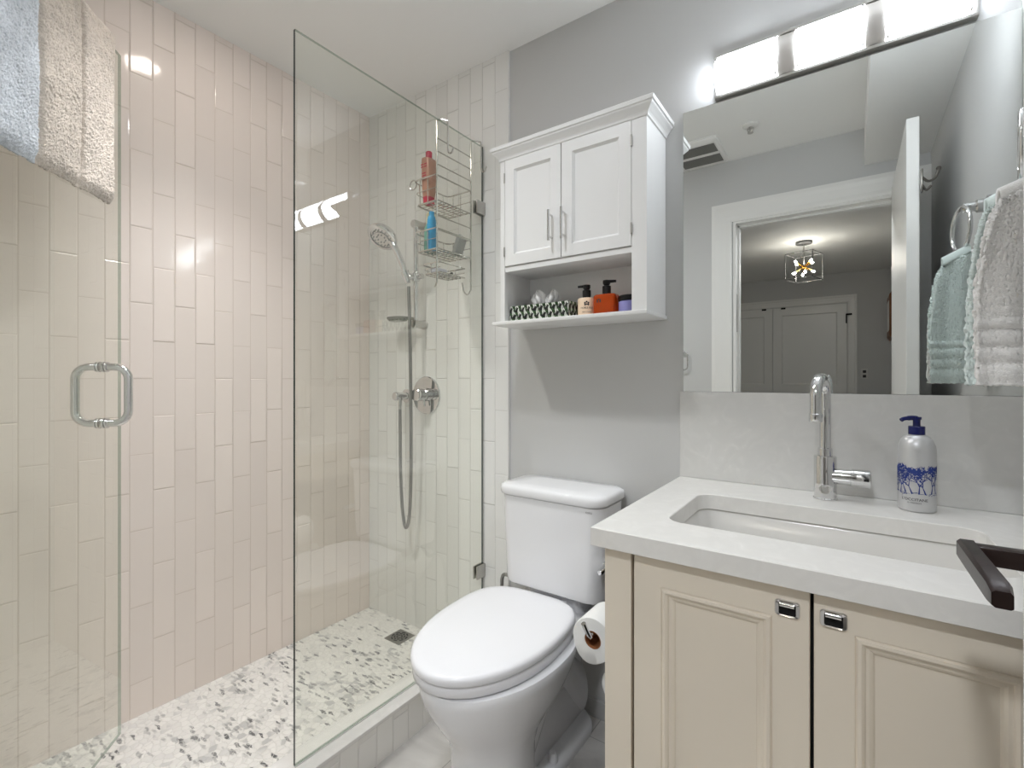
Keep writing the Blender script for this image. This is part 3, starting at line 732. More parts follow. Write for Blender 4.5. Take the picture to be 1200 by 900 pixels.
# seat ring and lid, slightly askew on their hinge
def askew(mb):
    piv = Vector((TX-.02, -.225, 0))
    bmesh.ops.transform(mb.bm, matrix=Matrix.Translation(piv) @ Matrix.Rotation(.045, 4, 'Z') @ Matrix.Translation(-piv), verts=mb.bm.verts)
    return mb
SX = TX-.034
sr_ = MB().loft([egg(SX, -.718+i_, -.212-i_, .184-i_, z_, rn=3.4) for i_, z_ in ((.006, .4225), (.0, .4265), (.0, .445), (.005, .4505))])
build('seat', askew(sr_), M['seat'], to, ang=60)
ld = MB().loft([egg(SX, -.724+i_, -.208-i_, .186-i_, z_, rn=3.4) for i_, z_ in ((.008, .4515), (.002, .4535), (.0, .457), (.0, .468), (.004, .4735), (.010, .4765), (.03, .4785), (.09, .480))])
build('lid', askew(ld), M['seat'], to, ang=60)
for s_ in (-1, 1): build('lid_hinge', askew(MB().loft([rrect(SX+s_*.075, -.198, .024, .014, .008, z_) for z_ in (.4215, .458)])), M['seat'], to)
tk = MB().loft([rrect(TX, (yf+yb2)/2, hw_, (yb2-yf)/2, .045, z_, 8) for hw_, yf, yb2, z_ in ((.156, -.182, -.04, .472), (.179, -.197, -.03, .480), (.182, -.199, -.028, .50), (.187, -.203, -.024, .65), (.191, -.206, -.02, .772))])
for v in tk.bm.verts:
    if v.co.y < -.1: v.co.y -= .010*(1-((v.co.x-TX)/.19)**2)
tank = build('tank', tk, M['porcelain'], to, ang=50)
build('tank_neck', MB().loft([rrect(TX, -.11, .10, .06, .03, z_) for z_ in (.418, .474)]), M['porcelain'], to)
tl = MB().loft([rrect(TX, -.112+yo, hw_, hy_, .045, z_, 8) for hw_, hy_, yo, z_ in ((.188, .096, 0, .7745), (.195, .101, 0, .778), (.197, .103, 0, .783), (.197, .103, 0, .797), (.194, .100, 0, .805), (.186, .092, 0, .809), (.12, .05, 0, .8115))])
for v in tl.bm.verts:
    if v.co.y < -.1: v.co.y -= .012*(1-min(1, ((v.co.x-TX)/.197)**2))
build('tank_lid', tl, M['porcelain'], to, ang=60)
build('flush_lever', MB().tube([(TX+.180, -.165, .600), (TX+.200, -.165, .600)], .012, 16).tube([(TX+.196, -.160, .600), (TX+.196, -.226, .598), (TX+.196, -.234, .598)], [.011, .0095, .006], 14), M['chrome'], to)
tb = text_mesh('TOTO', .0075)
lg = MB(); lg.bm.free(); lg.bm = tb
bmesh.ops.transform(tb, matrix=Matrix.Translation((TX+.150, -.2128, .757)) @ Matrix.Rotation(PI/2, 4, 'X'), verts=tb.verts)
for v in tb.verts: v.co.y = -.2068-.010*(1-((v.co.x-TX)/.19)**2)
lab(build('maker_mark', lg, M['inkdark'], tank, smooth=False), 'small grey maker mark lettering')
sh = thing('water_supply_hose', 'braided steel water hose looping from the wall up behind the toilet tank', 'hose', (-1.05, -.02, .20))
build('hose', MB().tube(smooth_path([(-.935, -.09, .478), (-.945, -.09, .455), (-.985, -.095, .43), (-1.03, -.095, .445), (-1.058, -.09, .43), (-1.065, -.08, .36), (-1.055, -.06, .24)], 8), .0068, 12), M['hose'], sh)
build('stop_valve', MB().lathe([(.003, 0), (.028, 0), (.028, .004), (.011, .006), (.011, .045), (.015, .046), (.015, .07), (.003, .071)], (-1.055, 0, .20), '-Y', 20).tube([(-1.055, -.06, .2), (-1.055, -.06, .245)], .009, 12), M['chrome'], sh)

# ------------------------------------------------------------------ toilet paper
def paper_roll(name, x, y0, y1, z, label, r=.056, sag=0):
    t = thing(name, label, 'toilet paper', (x, (y0+y1)/2, z))
    mb = MB(); n = 40; rings = []
    for (rad, y) in ((.022, y0), (r*.97, y0), (r, y0+.002), (r, y1-.002), (r*.97, y1), (.022, y1), (.022, y0)):
        ring = []
        for k in range(n):
            a = 2*PI*k/n; f = 1+(sag*max(0, math.cos(a-4.35))**6 if rad > .03 else 0)
            ring.append((x+rad*f*math.cos(a), y, z+rad*f*math.sin(a)))
        rings.append(ring)
    mb.loft(rings, False, False)
    build('paper', mb, M['paper'], t, ang=50)
    c = MB(); rings = []
    for (rad, y) in ((.0215, y0+.001), (.0215, y1-.001), (.0195, y1-.001), (.0195, y0+.001), (.0215, y0+.001)):
        rings.append([(x+rad*math.cos(2*PI*k/28), y, z+rad*math.sin(2*PI*k/28)) for k in range(28)])
    c.loft(rings, False, False)
    lab(build('core', c, M['card'], t), 'brown cardboard core')
    return t
paper_roll('toilet_roll', -.516, -.455, -.352, .527, 'toilet paper roll on its holder between the toilet and the vanity', r=.054, sag=.16)
paper_roll('toilet_roll', -.474, -.385, -.285, .385, 'spare toilet paper roll below the one on the holder, mostly behind the vanity', r=.05)
ph = thing('toilet_roll_holder', 'chrome two arm toilet roll holder on the side of the vanity', 'roll holder', (-.413, -.33, .53))
build('mount', MB().lathe([(.003, 0), (.024, 0), (.024, .006), (.010, .010), (.010, .014), (.003, .014)], (-.413, -.325, .538), 'X', 24), M['chrome'], ph)
m_ = bpy.data.objects['mount']
for v in m_.data.vertices: v.co.x = -v.co.x
build('arm', MB().tube(smooth_path([(-.425, -.325, .5405), (-.50, -.325, .5405), (-.516, -.335, .5405), (-.516, -.36, .5405), (-.516, -.455, .5405), (-.516, -.468, .543), (-.519, -.478, .556), (-.523, -.490, .580)], 6), .0058, 12), M['chrome'], ph)
build('arm', MB().tube([(-.474, -.392, .3998), (-.474, -.270, .3998), (-.46, -.262, .3998), (-.4145, -.262, .3998)], .005, 10), M['chrome'], ph)

# ------------------------------------------------------------------ vanity
vc = thing('vanity_cabinet', 'cream shaker style vanity cabinet with two panelled doors under the sink', 'vanity', (-.05, -.30, 0))
VX0, VX1, VF, VT = -.413, XR-.001, -.612, .826
build('carcass', MB().box(VX0, VX1, -.590, -.002, .09, .70).box(VX0, VX0+.018, -.590, -.002, .09, VT).box(VX1-.018, VX1, -.59, -.002, .09, VT).box(VX0, VX1, -.02, -.002, .09, VT).box(VX0+.03, VX1, -.54, -.05, 0, .09), M['cream'], vc, smooth=False)
build('stile', MB().box(VX0, -.357, VF, -.590, .0, VT-.001, .0015), M['cream'], vc, smooth=False)
build('stile', MB().box(.2505, VX1, VF, -.590, .0, VT-.001, .0015), M['cream'], vc, smooth=False)
loops = [(0, .0015), (.0015, 0), (.052, 0), (.054, .004), (.058, -.004), (.064, -.0045), (.068, .0005), (.072, .001), (.076, .005), (.080, .0065), (.082, .0105), (.30*.3, .0105)]
loops = [(0, .0015), (.0015, 0), (.0535, 0), (.0545, .0015), (.0575, -.003), (.062, -.0035), (.066, .000), (.0675, .0035), (.072, .004), (.076, .0065), (.079, .0105)]
for i, (a, b) in enumerate(((-.351, -.0558), (-.0502, .2445))):
    dr_ = build('door', MB().panel(a, b, .10, VT-.006, VF, -.592, loops), M['cream'], vc, smooth=False)
    kx = -.0872 if i == 0 else -.0238
    kz = .784
    hb_ = MB()
    out = [(p[0], p[1]) for p in rrect(kx, kz, .0185, .0135, .006, 0, 5)]
    inn = [(p[0], p[1]) for p in rrect(kx, kz-.001, .0125, .0095, .003, 0, 5)]
    hb_.loft([[(x, VF+.001, z) for x, z in out], [(x, VF-.003, z) for x, z in out], [(kx+(x-kx)*.94, VF-.0045, kz+(z-kz)*.92) for x, z in out], [(x, VF-.0035, z) for x, z in inn], [(x, VF-.0005, z) for x, z in inn]], False, False)
    pl_ = lab(build('flush_pull', hb_, M['chrome'], dr_), 'small chrome recessed pull')
    lab(build('recess', MB().loft([[(x, VF-.0006, z) for x, z in inn], [(x, VF-.0002, z) for x, z in inn]]), M['darkhole'], pl_, smooth=False), 'dark recess')
    build('flip_tab', MB().tube([(kx-.0105, VF-.008, kz+.0085), (kx+.0105, VF-.008, kz+.0085)], .0045, 12).box(kx-.0115, kx+.0115, VF-.010, VF-.003, kz+.0075, kz+.0145, .002), M['chrome'], pl_)
build('back_shadow_gap', MB().box(-.357, .2505, -.5915, -.590, .10, VT-.003), M['darkhole'], vc, smooth=False)

# countertop with sink cut-out
CK0, CKT, CKB, CKF = -.434, .8633, .8255, -.6345
SCX, SCY, SHX, SHY, SR_ = -.056, -.352, .268, .150, .038
ct = MB()
inner = rrect(SCX, SCY, SHX, SHY, SR_, CKT, 6)
n_in = len(inner)
def outer_pt(x, y):
    dx, dy = x-SCX, y-SCY
    best = 1e9
    for lim, c_ in ((XR-.0005, dx), (CK0, dx)):
        if abs(c_) > 1e-9:
            t = (lim-SCX)/c_
            if t > 0: best = min(best, t)
    for lim, c_ in ((-.001, dy), (CKF, dy)):
        if abs(c_) > 1e-9:
            t = (lim-SCY)/c_
            if t > 0: best = min(best, t)
    return (SCX+dx*best, SCY+dy*best)
outp = [outer_pt(p[0], p[1]) for p in inner]
# snap to the true corners
for cxx, cyy in ((XR-.0005, -.001), (CK0, -.001), (CK0, CKF), (XR-.0005, CKF)):
    k = min(range(n_in), key=lambda i: (outp[i][0]-cxx)**2+(outp[i][1]-cyy)**2); outp[k] = (cxx, cyy)
def inset(p, d): return (min(max(p[0], CK0+d), XR-.0005-d), min(max(p[1], CKF+d), -.001-d))
ct.loft([[(p[0], p[1], CKB) for p in inner], [(p[0], p[1], CKT-.002) for p in inner], [(SCX+(p[0]-SCX)*1.005, SCY+(p[1]-SCY)*1.009, CKT) for p in inner],
         [(*inset(q_, .002), CKT) for q_ in outp], [(*q_, CKT-.002) for q_ in outp], [(*q_, CKB+.001) for q_ in outp], [(*inset(q_, .001), CKB) for q_ in outp], [(p[0], p[1], CKB) for p in inner]], False, False)
tag(build('countertop', ct, M['quartz'], ang=30), 'white quartz countertop with a rectangular sink cut-out on the vanity', 'countertop')
sk = thing('sink', 'white rectangular undermount basin set into the vanity countertop', 'sink', (SCX, SCY, .72))
def sr2(g, z, r=None): return rrect(SCX, SCY, SHX+g, SHY+g, (r or SR_+g), z, 6)
build('basin', MB().loft([sr2(.018, CKB-.0005), sr2(.006, CKB-.0005), sr2(.002, CKB-.006), sr2(-.006, .77), sr2(-.016, .735), sr2(-.032, .719), sr2(-.06, .713, .03), sr2(-.12, .710, .02), sr2(-.12, .702, .02), sr2(-.02, .702), sr2(.008, .735), sr2(.018, CKB-.010), sr2(.018, CKB-.0005)], False, False), M['basin'], sk, ang=60)
build('sink_drain', MB().lathe([(.002, .7105), (.02, .711), (.024, .714), (.03, .7135), (.032, .709)], (SCX, SCY+.02, 0), 'Z', 28), M['chrome'], sk)
tag(build('backsplash', MB().box(CK0, XR-.0005, -.0135, -.0005, CKT+.0003, 1.1245, .0012), M['quartzb'], smooth=False), 'pale grey quartz backsplash panel between the countertop and the mirror', 'backsplash')
tag(build('mirror', MB().box(-.4255, XR-.001, -.007, -.001, 1.1255, 1.984), M['mirror'], smooth=False), 'large frameless wall mirror above the backsplash and vanity', 'mirror')

# faucet
FX, FY_ = -.055, -.086
fa = thing('faucet', 'chrome single lever faucet with a gooseneck spout behind the sink', 'faucet', (FX, FY_, CKT))
body = build('body', MB().lathe([(.004, CKT+.0003), (.0265, CKT+.0003), (.0265, CKT+.003), (.0245, CKT+.005), (.0245, .968), (.0235, .971), (.0145, .972), (.004, .972)], (FX, FY_, 0), 'Z', 36), M['chrome'], fa)
sp = [(FX, FY_, .965), (FX, FY_, 1.11)]
rad, sd_ = .048, Vector((-.16, -1, 0)).normalized()
for k in range(1, 15):
    a = PI*k/14; c_ = Vector((FX, FY_, 1.118))+sd_*rad*(1-math.cos(a)); sp.append((c_.x, c_.y, 1.118+rad*math.sin(a)))
e_ = Vector((FX, FY_, 0))+sd_*2*rad; sp.append((e_.x, e_.y, 1.075))
build('spout', MB().tube(sp, .0125, 22).lathe([(.0122, .970), (.0155, .970), (.0155, .990), (.0122, .992)], (FX, FY_, 0), 'Z', 28, cap0=False, cap1=False), M['chrome'], fa)
build('aerator', MB().lathe([(.004, 1.062), (.0135, 1.062), (.0145, 1.064), (.0145, 1.080), (.0125, 1.082), (.004, 1.082)], (e_.x, e_.y, 0), 'Z', 26), M['chrome'], fa)
lvz = .922
lev = build('lever', MB().lathe([(.004, .015), (.0195, .015), (.0195, .052), (.0185, .0525), (.0185, .0535), (.0215, .054), (.0215, .088), (.0205, .091), (.016, .093), (.004, .0935)], (FX, FY_, lvz), 'X', 30), M['chrome'], fa)
build('indicator', MB().box(FX+.078, FX+.088, FY_-.0222, FY_-.0210, lvz-.003, lvz+.003), M['darkhole'], lev)

# soap bottle
BX, BY, BZ = .121, -.088, CKT+.0002
so_ = thing('soap_dispenser', 'silver pump bottle with a blue tree print on the countertop beside the faucet', 'soap bottle', (BX, BY, BZ))
BR = .0345
prof = [(.004, BZ), (BR-.003, BZ), (BR, BZ+.003), (BR, BZ+.138), (BR-.001, BZ+.148), (BR-.005, BZ+.160), (BR-.011, BZ+.168), (.016, BZ+.1725), (.013, BZ+.1735), (.004, BZ+.174)]
bb = build('body', MB().lathe(prof, (BX, BY, 0), 'Z', 44), M['silver'], so_)
pm = build('pump', MB().lathe([(.004, BZ+.173), (.0155, BZ+.173), (.0155, BZ+.191), (.0145, BZ+.192), (.007, BZ+.192), (.007, BZ+.206), (.009, BZ+.207), (.009, BZ+.213), (.004, BZ+.2135)], (BX, BY, 0), 'Z', 28).tube(smooth_path([(BX, BY, BZ+.210), (BX-.010, BY-.006, BZ+.2105), (BX-.024, BY-.014, BZ+.2085), (BX-.029, BY-.017, BZ+.205)], 5), [.0055]*8+[.0045]*8, 10), M['navy'], so_)
cam_az = math.atan2(-1.524-BY, 0-BX)      # the printed side faces the door
def onb(u_, z, rr=BR+.0004): 
    a = cam_az + u_/BR
    return (BX+rr*math.cos(a), BY+rr*math.sin(a), BZ+z)
pr_ = MB(); rt = random.Random(11)
def stroke(u0, z0_, u1, z1_, w_):
    dx, dz = u1-u0, z1_-z0_; ln = math.hypot(dx, dz) or 1; nx, nz = -dz/ln*w_/2, dx/ln*w_/2
    pr_.poly([onb(u0+nx, z0_+nz), onb(u1+nx*.4, z1_+nz*.4), onb(u1-nx*.4, z1_-nz*.4), onb(u0-nx, z0_-nz)])
def branch(u0, z0_, a, ln, w_, dep):
    if z0_ > .120 or abs(u0) > .058: return
    u1, z1_ = u0+ln*math.cos(a), z0_+ln*math.sin(a)
    stroke(u0, z0_, u1, min(z1_, .122), w_)
    if dep <= 0:
        for k in range(5):
            b = a+rt.uniform(-1.5, 1.5); l2 = rt.uniform(.003, .008)
            stroke(u1, z1_, u1+l2*math.cos(b), z1_+l2*math.sin(b), .0022)
        return
    for s_ in (-1, 1): branch(u1, z1_, a+s_*rt.uniform(.25, .65), ln*rt.uniform(.68, .88), w_*.72, dep-1)
for u0 in (-.056, -.045, -.032, -.020, -.008, .004, .016, .028, .040, .052): branch(u0, .042+rt.uniform(-.002, .002), PI/2+rt.uniform(-.4, .4), .017, .0032, 4)
for k in range(26):
    u0 = rt.uniform(-.052, .046); stroke(u0, .040+rt.uniform(-.002, .006), u0+rt.uniform(.006, .014), .040+rt.uniform(-.002, .006), .001)
lab(build('tree_print', pr_, M['ink'], bb, smooth=False), 'blue tree drawing')
for txt, size, z in (("L'OCCITANE", .0085, .026), ('EN PROVENCE', .0038, .020)):
    t_ = text_mesh(txt, size); q_ = MB(); q_.bm.free(); q_.bm = t_
    for v in t_.verts: v.co = onb(v.co.x-.004, z+v.co.y, BR+.0005)
    lab(build('lettering', q_, M['inkdark'], bb, smooth=False), 'dark printed lettering')

# vanity light
vl = thing('vanity_light', 'three shade vanity light on a brushed nickel plate above the mirror', 'wall light', (-.048, 0, 2.05))
LX0, LX1 = -.332, .236
plate = build('back_plate', MB().box(LX0, LX1, -.016, 0, 1.990, 2.116, .002).box(LX0, LX1, -.022, -.016, 1.990, 1.998, .001).box(LX0, LX1, -.022, -.016, 2.108, 2.116, .001), M['nickel'], vl, smooth=False)
def shade_at(x0, x1, sg=.036):
    mb = MB(); n = 14; z0, z1, y0 = 2.001, 2.106, -.020
    outer = []
    for k in range(n+1):
        t = k/n; outer.append((y0-sg*math.sin(PI*t)**.8, z0+(z1-z0)*t))
    G = [[mb.v((x, y, z)) for y, z in outer] for x in (x0, x1)]
    for k in range(n): mb.bm.faces.new((G[0][k], G[0][k+1], G[1][k+1], G[1][k]))
    B = [[mb.v((x, y+.004, z)) for y, z in outer] for x in (x0, x1)]
    for k in range(n): mb.bm.faces.new((B[0][k], B[1][k], B[1][k+1], B[0][k+1]))
    for i in (0, 1):
        for k in range(n): mb.bm.faces.new((G[i][k], B[i][k], B[i][k+1], G[i][k+1]) if i == 0 else (G[i][k], G[i][k+1], B[i][k+1], B[i][k]))
    for k in (0, n): mb.bm.faces.new((G[0][k], G[1][k], B[1][k], B[0][k]))
    return mb
for x0, x1 in ((-.325, -.168), (-.124, .026), (.068, .226)):
    s_ = lab(build('shade', shade_at(x0, x1), M['shade'], vl, ang=60), 'lit frosted glass shade')
    for x in (x0+.004, x1-.004):
        cl_ = MB()
        for z in (2.005, 2.101): cl_.tube([(x, -.014, z), (x, -.030, z)], .003, 10)
        cl_.tube([(x, -.026-.034*math.sin(PI*k/10)**.8, 2.001+.105*k/10) for k in range(11)], .0016, 6)
        build('clip', cl_, M['nickel'], s_)

for x0, x1 in ((-.1665, -.1255), (.0275, .0665)): build('band', shade_at(x0, x1, .033), M['satin'], vl, ang=60)

# recessed lamps, fan grille, sprinkler
def downlight(x, y, m, label, watts, rgb, s=1.0, cone=150, tilt=0.0, side=0.0):
    t = thing('recessed_light', label, 'ceiling light', (x, y, ZC))
    build('trim_ring', MB().lathe([(.044*s, -.0005), (.066*s, -.0005), (.066*s, -.004), (.062*s, -.006), (.046*s, -.005), (.044*s, -.0005)], (x, y, ZC), 'Z', 36, cap0=False, cap1=False), M['white'], t)
    build('lens', MB().lathe([(.001, -.003), (.045*s, -.0035), (.045*s, -.001), (.001, -.001)], (x, y, ZC), 'Z', 32), m, t)
    ld_ = bpy.data.lights.new('recessed_lamp', 'SPOT'); ld_.energy = watts; ld_.color = lin(rgb); ld_.spot_size = math.radians(cone); ld_.spot_blend = 1; ld_.shadow_soft_size = .05*s
    lo = bpy.data.objects.new('recessed_lamp', ld_); COL.objects.link(lo); lo.parent = t; lo.location = (0, 0, -.012-.05*s*0); lo.rotation_euler = (tilt, side, 0)
downlight(-1.50, -.80, M['lamp_s'], 'round recessed ceiling light over the shower', SHOWER_LAMP, (252, 249, 248), 1.2, 104, 0, -.20)
downlight(-.86, -.80, M['lamp_r'], 'round recessed ceiling light over the floor beside the toilet', ROOM_LAMP, (244, 249, 255), 1.5, 140)
downlight(-.15, -2.15, M['lamp_fill'], 'unseen fill light added to the hall ceiling, tilted into the bathroom', HALL_FILL, (244, 249, 255), 1.8, 130, .55)  # invented lamp behind the camera, tilted in as front fill
vn = thing('exhaust_fan', 'white ceiling exhaust fan cover with two grey mesh slots', 'fan', (-.71, -1.31, ZC))
build('cover', MB().loft([rrect(-.705, -1.315, .125-i_, .165-i_, .02, z_, 5) for i_, z_ in ((0, ZC), (0, ZC-.010), (.008, ZC-.018), (.03, ZC-.022))]), M['white'], vn)
for y in (-1.245, -1.385): lab(build('grille', MB().box(-.815, -.60, y-.052, y+.052, ZC-.0245, ZC-.0215, .001), M['vent'], vn, smooth=False), 'grey mesh grille')
spk = thing('sprinkler', 'small white fire sprinkler on the bathroom ceiling', 'sprinkler', (-.417, -1.155, ZC))
build('escutcheon', MB().lathe([(.004, 0), (.038, 0), (.036, -.006), (.020, -.010), (.004, -.010)], (-.417, -1.155, ZC), 'Z', 28), M['white'], spk)
build('head', MB().lathe([(.002, -.008), (.008, -.010), (.008, -.018), (.004, -.022), (.004, -.036), (.014, -.037), (.014, -.040), (.002, -.041)], (-.417, -1.155, ZC), 'Z', 16).tube([(-.429, -1.155, ZC-.014), (-.431, -1.155, ZC-.026), (-.420, -1.155, ZC-.037)], .002, 6).tube([(-.405, -1.155, ZC-.014), (-.403, -1.155, ZC-.026), (-.414, -1.155, ZC-.037)], .002, 6), M['nickel'], spk)

# hall lamp
LY, LXh = -3.70, -.365
hl = thing('hall_light', 'cube wire cage ceiling light with glowing bulbs on brass rods in the hall', 'ceiling light', (LXh, LY, ZC))
M['greymetal'] = mat('grey_metal', (104, 104, 104), .45, .5)
build('canopy', MB().lathe([(.004, 0), (.068, 0), (.068, -.020), (.062, -.024), (.004, -.024)], (LXh, LY, ZC), 'Z', 32), M['greymetal'], hl)
build('stem', MB().tube([(LXh, LY, ZC-.02), (LXh, LY, 2.205)], .006, 12), M['nickel'], hl)
cg = MB(); s2 = .115; rz_ = .30
def cgp(ix, iy, z):
    x, y = ix*s2, iy*s2; return (LXh+x*math.cos(rz_)-y*math.sin(rz_), LY+x*math.sin(rz_)+y*math.cos(rz_), z)
cz0, cz1 = 2.085, 2.325
q4 = [(-1, -1), (1, -1), (1, 1), (-1, 1)]
for i in range(4):
    a, b = q4[i], q4[(i+1) % 4]
    cg.tube([cgp(*a, cz0), cgp(*b, cz0)], .0035, 8).tube([cgp(*a, cz1), cgp(*b, cz1)], .0035, 8).tube([cgp(*a, cz0), cgp(*a, cz1)], .0035, 8)
    cg.tube([cgp(*a, cz1), (LXh, LY, cz1+.03)], .003, 8)
build('cage', cg, M['greymetal'], hl)
cen = Vector((LXh, LY, 2.205))
for k, dv in enumerate(((1, 1, .7), (-1, 1, .7), (1, -1, .7), (-1, -1, .7), (1, .3, -.7), (-1, .3, -.7), (.2, 1, -.8), (-.2, -1, -.8))):
    dv = Vector(dv).normalized(); p = cen+dv*.095
    rd = build('rod', MB().tube([cen, cen+dv*.078], .006, 10), M['gold'], hl)
    bl = MB().lathe([(.002, -.016), (.006, -.014), (.0095, 0), (.007, .012), (.002, .016)], (0, 0, 0), 'Z', 12)
    bmesh.ops.transform(bl.bm, matrix=Matrix.Translation(p) @ Vector((0, 0, 1)).rotation_difference(dv).to_matrix().to_4x4(), verts=bl.bm.verts)
    lab(build('bulb', bl, M['bulb'], rd), 'glowing bulb')

# ------------------------------------------------------------------ wall cabinet and what is on it
wc = thing('wall_cabinet', 'white two door wall cabinet with an open shelf hung above the toilet', 'cabinet', (-.745, 0, 1.35))
CX0, CX1, CF = -1.006, -.482, -.172
build('side', MB().box(CX0, CX0+.016, CF+.016, -.001, 1.363, 1.926).box(CX0, -.988, CF, CF+.016, 1.363, 1.926), M['cabwhite'], wc, smooth=False)
build('side', MB().box(CX1-.016, CX1, CF+.016, -.001, 1.363, 1.926).box(-.527, CX1, CF, CF+.016, 1.363, 1.926), M['cabwhite'], wc, smooth=False)
build('back', MB().box(CX0+.016, CX1-.016, -.008, -.001, 1.363, 1.926), M['cabwhite'], wc, smooth=False)
build('middle_shelf', MB().box(CX0+.016, CX1-.016, CF+.004, -.008, 1.536, 1.553), M['cabwhite'], wc, smooth=False)
build('bottom_shelf', MB().box(-1.032, -.476, -.188, -.001, 1.350, 1.363, .003), M['cabwhite'], wc)
cr = MB(); rings = []
for o_, z in ((.0, 1.922), (.004, 1.923), (.005, 1.929), (.008, 1.934), (.015, 1.942), (.022, 1.949), (.023, 1.953), (.027, 1.955), (.028, 1.966), (.026, 1.968)):
    rings.append([(CX0-o_, CF-o_*.9, z), (CX1+o_, CF-o_*.9, z), (CX1+o_, -.001, z), (CX0-o_, -.001, z)])
build('crown', cr.loft(rings), M['cabwhite'], wc, smooth=False)
lp = [(0, .001), (.001, 0), (.038, 0), (.0395, .003), (.044, .0065), (.045, .008)]
for i, (a, b) in enumerate(((-.9865, -.7645), (-.7615, -.5285))):
    dr_ = build('door', MB().panel(a, b, 1.555, 1.923, CF-.001, CF+.016, lp), M['cabwhite'], wc, smooth=False)
    hx_ = -.797 if i == 0 else -.750
    hb_ = MB().tube([(hx_, CF-.024, 1.608), (hx_, CF-.024, 1.708)], .0042, 12)
    for z in (1.622, 1.694): hb_.tube([(hx_, CF, z), (hx_, CF-.024, z)], .0035, 10)
    lab(build('handle', hb_, M['chrome'], dr_), 'slim chrome bar handle')
    for z in (1.605, 1.862): build('hinge', MB().tube([((a-.001) if i == 0 else (b+.001), CF-.003, z-.016), ((a-.001) if i == 0 else (b+.001), CF-.003, z+.016)], .003, 10), M['nickel'], dr_)

ZS = 1.3632
tx = thing('tissue_box', 'black tissue box with a green and white leaf pattern on the cabinet shelf', 'tissue box', (-.868, -.088, ZS))
TX0, TX1, TY0, TY1, TH = -.986, -.750, -.145, -.035, .056
bxo = build('box', MB().box(TX0, TX1, TY0, TY1, ZS, ZS+TH, .001), M['boxblack'], tx, smooth=False)
def leaf(mb, u, v_, a, ln, wd, face, mi):
    pts = []
    n_ = 6
    for k in range(n_+1):
        t = k/n_; w_ = wd*math.sin(PI*t)**.8; bend = .25*ln*math.sin(PI*t*.5)**2
        pts.append((t*ln, w_/2+bend))
    for k in range(n_, -1, -1):
        t = k/n_; w_ = wd*math.sin(PI*t)**.8; bend = .25*ln*math.sin(PI*t*.5)**2
        pts.append((t*ln, -w_/2+bend))
    out = []
    for p in pts[:-1]:
        x = u+p[0]*math.cos(a)-p[1]*math.sin(a); y = v_+p[0]*math.sin(a)+p[1]*math.cos(a)
        y = min(max(y, .001), TH-.001)
        if face == 'f': x = min(max(x, .001), TX1-TX0-.001); out.append((TX0+x, TY0-.0004, ZS+y))
        else: x = min(max(x, .001), TY1-TY0-.001); out.append((TX1+.0004, TY0+x, ZS+y))
    ded = [out[0]]
    for p in out[1:]:
        if (Vector(p)-Vector(ded[-1])).length > 1e-5: ded.append(p)
    if len(ded) > 2: mb.poly(ded, mi)
lf = MB(); rl = random.Random(5)
for face, L_ in (('f', TX1-TX0), ('s', TY1-TY0)):
    nx_ = int(L_/.0245)
    for i in range(nx_+1):
        for j in range(3):
            u0 = (i+.5*(j % 2))*.0245; v0 = j*.023-.006
            leaf(lf, u0, v0, 1.15+rl.uniform(-.1, .1), .030, .0085, face, 0)
            leaf(lf, u0+.003, v0+.002, 2.1+rl.uniform(-.1, .1), .024, .007, face, 1)
            leaf(lf, u0+.013, v0+.006, 1.9, .018, .0055, face, 0)
            leaf(lf, u0+.016, v0-.002, .9, .020, .006, face, 1)
lab(build('leaf_print', lf, [M['leafwhite'], M['leafgreen']], bxo, smooth=False), 'white and green leaf pattern')
ts = MB()
for cx_, lean, hh, rr0 in ((-.893, -.010, .056, .017), (-.852, .012, .050, .014)):
    rings = []
    for k in range(9):
        t = k/8; rad = rr0*(.55+.75*math.sin(PI*min(1, t*1.05)*.8))*(1-t**4*.75)
        rings.append([(cx_+lean*t+rad*(1+.30*math.sin(4*a+t*1.5))*math.cos(a)*1.15, -.090+rad*(1+.30*math.sin(4*a+t*1.5))*math.sin(a)*.8, ZS+TH-.002+hh*t+.006*t*math.cos(3*a)) for a in [2*PI*q_/36 for q_ in range(36)]])
    ts.loft(rings)
lab(build('tissue', ts, M['tissue'], tx, ang=70), 'white tissue standing out of the box')

def pump_bottle(name, label, x, y, r_, h, rect, mbody, nozzle_dir, hp=.045):
    t = thing(name, label, 'pump bottle', (x, y, ZS))
    if rect: body_ = build('body', MB().loft([rrect(x, y, r_-i_, r_*.75-i_, .012, ZS+z_, 6) for i_, z_ in ((.002, 0), (0, .003), (0, h-.006), (.004, h-.001), (.016, h+.002)) if r_*.75-i_ > .012]), mbody, t, ang=50)
    else: body_ = build('body', MB().lathe([(.003, ZS), (r_-.002, ZS), (r_, ZS+.002), (r_, ZS+h-.004), (r_-.003, ZS+h), (.012, ZS+h+.002), (.003, ZS+h+.002)], (x, y, 0), 'Z', 36), mbody, t)
    z0 = ZS+h+.001
    build('pump', MB().lathe([(.002, z0), (.0135, z0), (.0135, z0+hp*.55), (.008, z0+hp*.6), (.012, z0+hp*.75), (.012, z0+hp*.95), (.002, z0+hp)], (x, y, 0), 'Z', 24).tube([(x, y, z0+hp*.88), (x+nozzle_dir[0]*.03, y+nozzle_dir[1]*.03, z0+hp*.86)], [.0055, .004], 10), M['black'], t)
    return t, body_
t1, b1 = pump_bottle('lotion_bottle', 'cream lotion pump bottle with black pump beside the tissue box', -.706, -.105, .029, .062, False, M['lotion'], (-.9, -.3))
az = math.atan2(-1.524+.105, .706)
def onl(u_, z, x=-.706, y=-.105, r_=.0294): a = az+u_/.029; return (x+r_*math.cos(a), y+r_*math.sin(a), ZS+z)
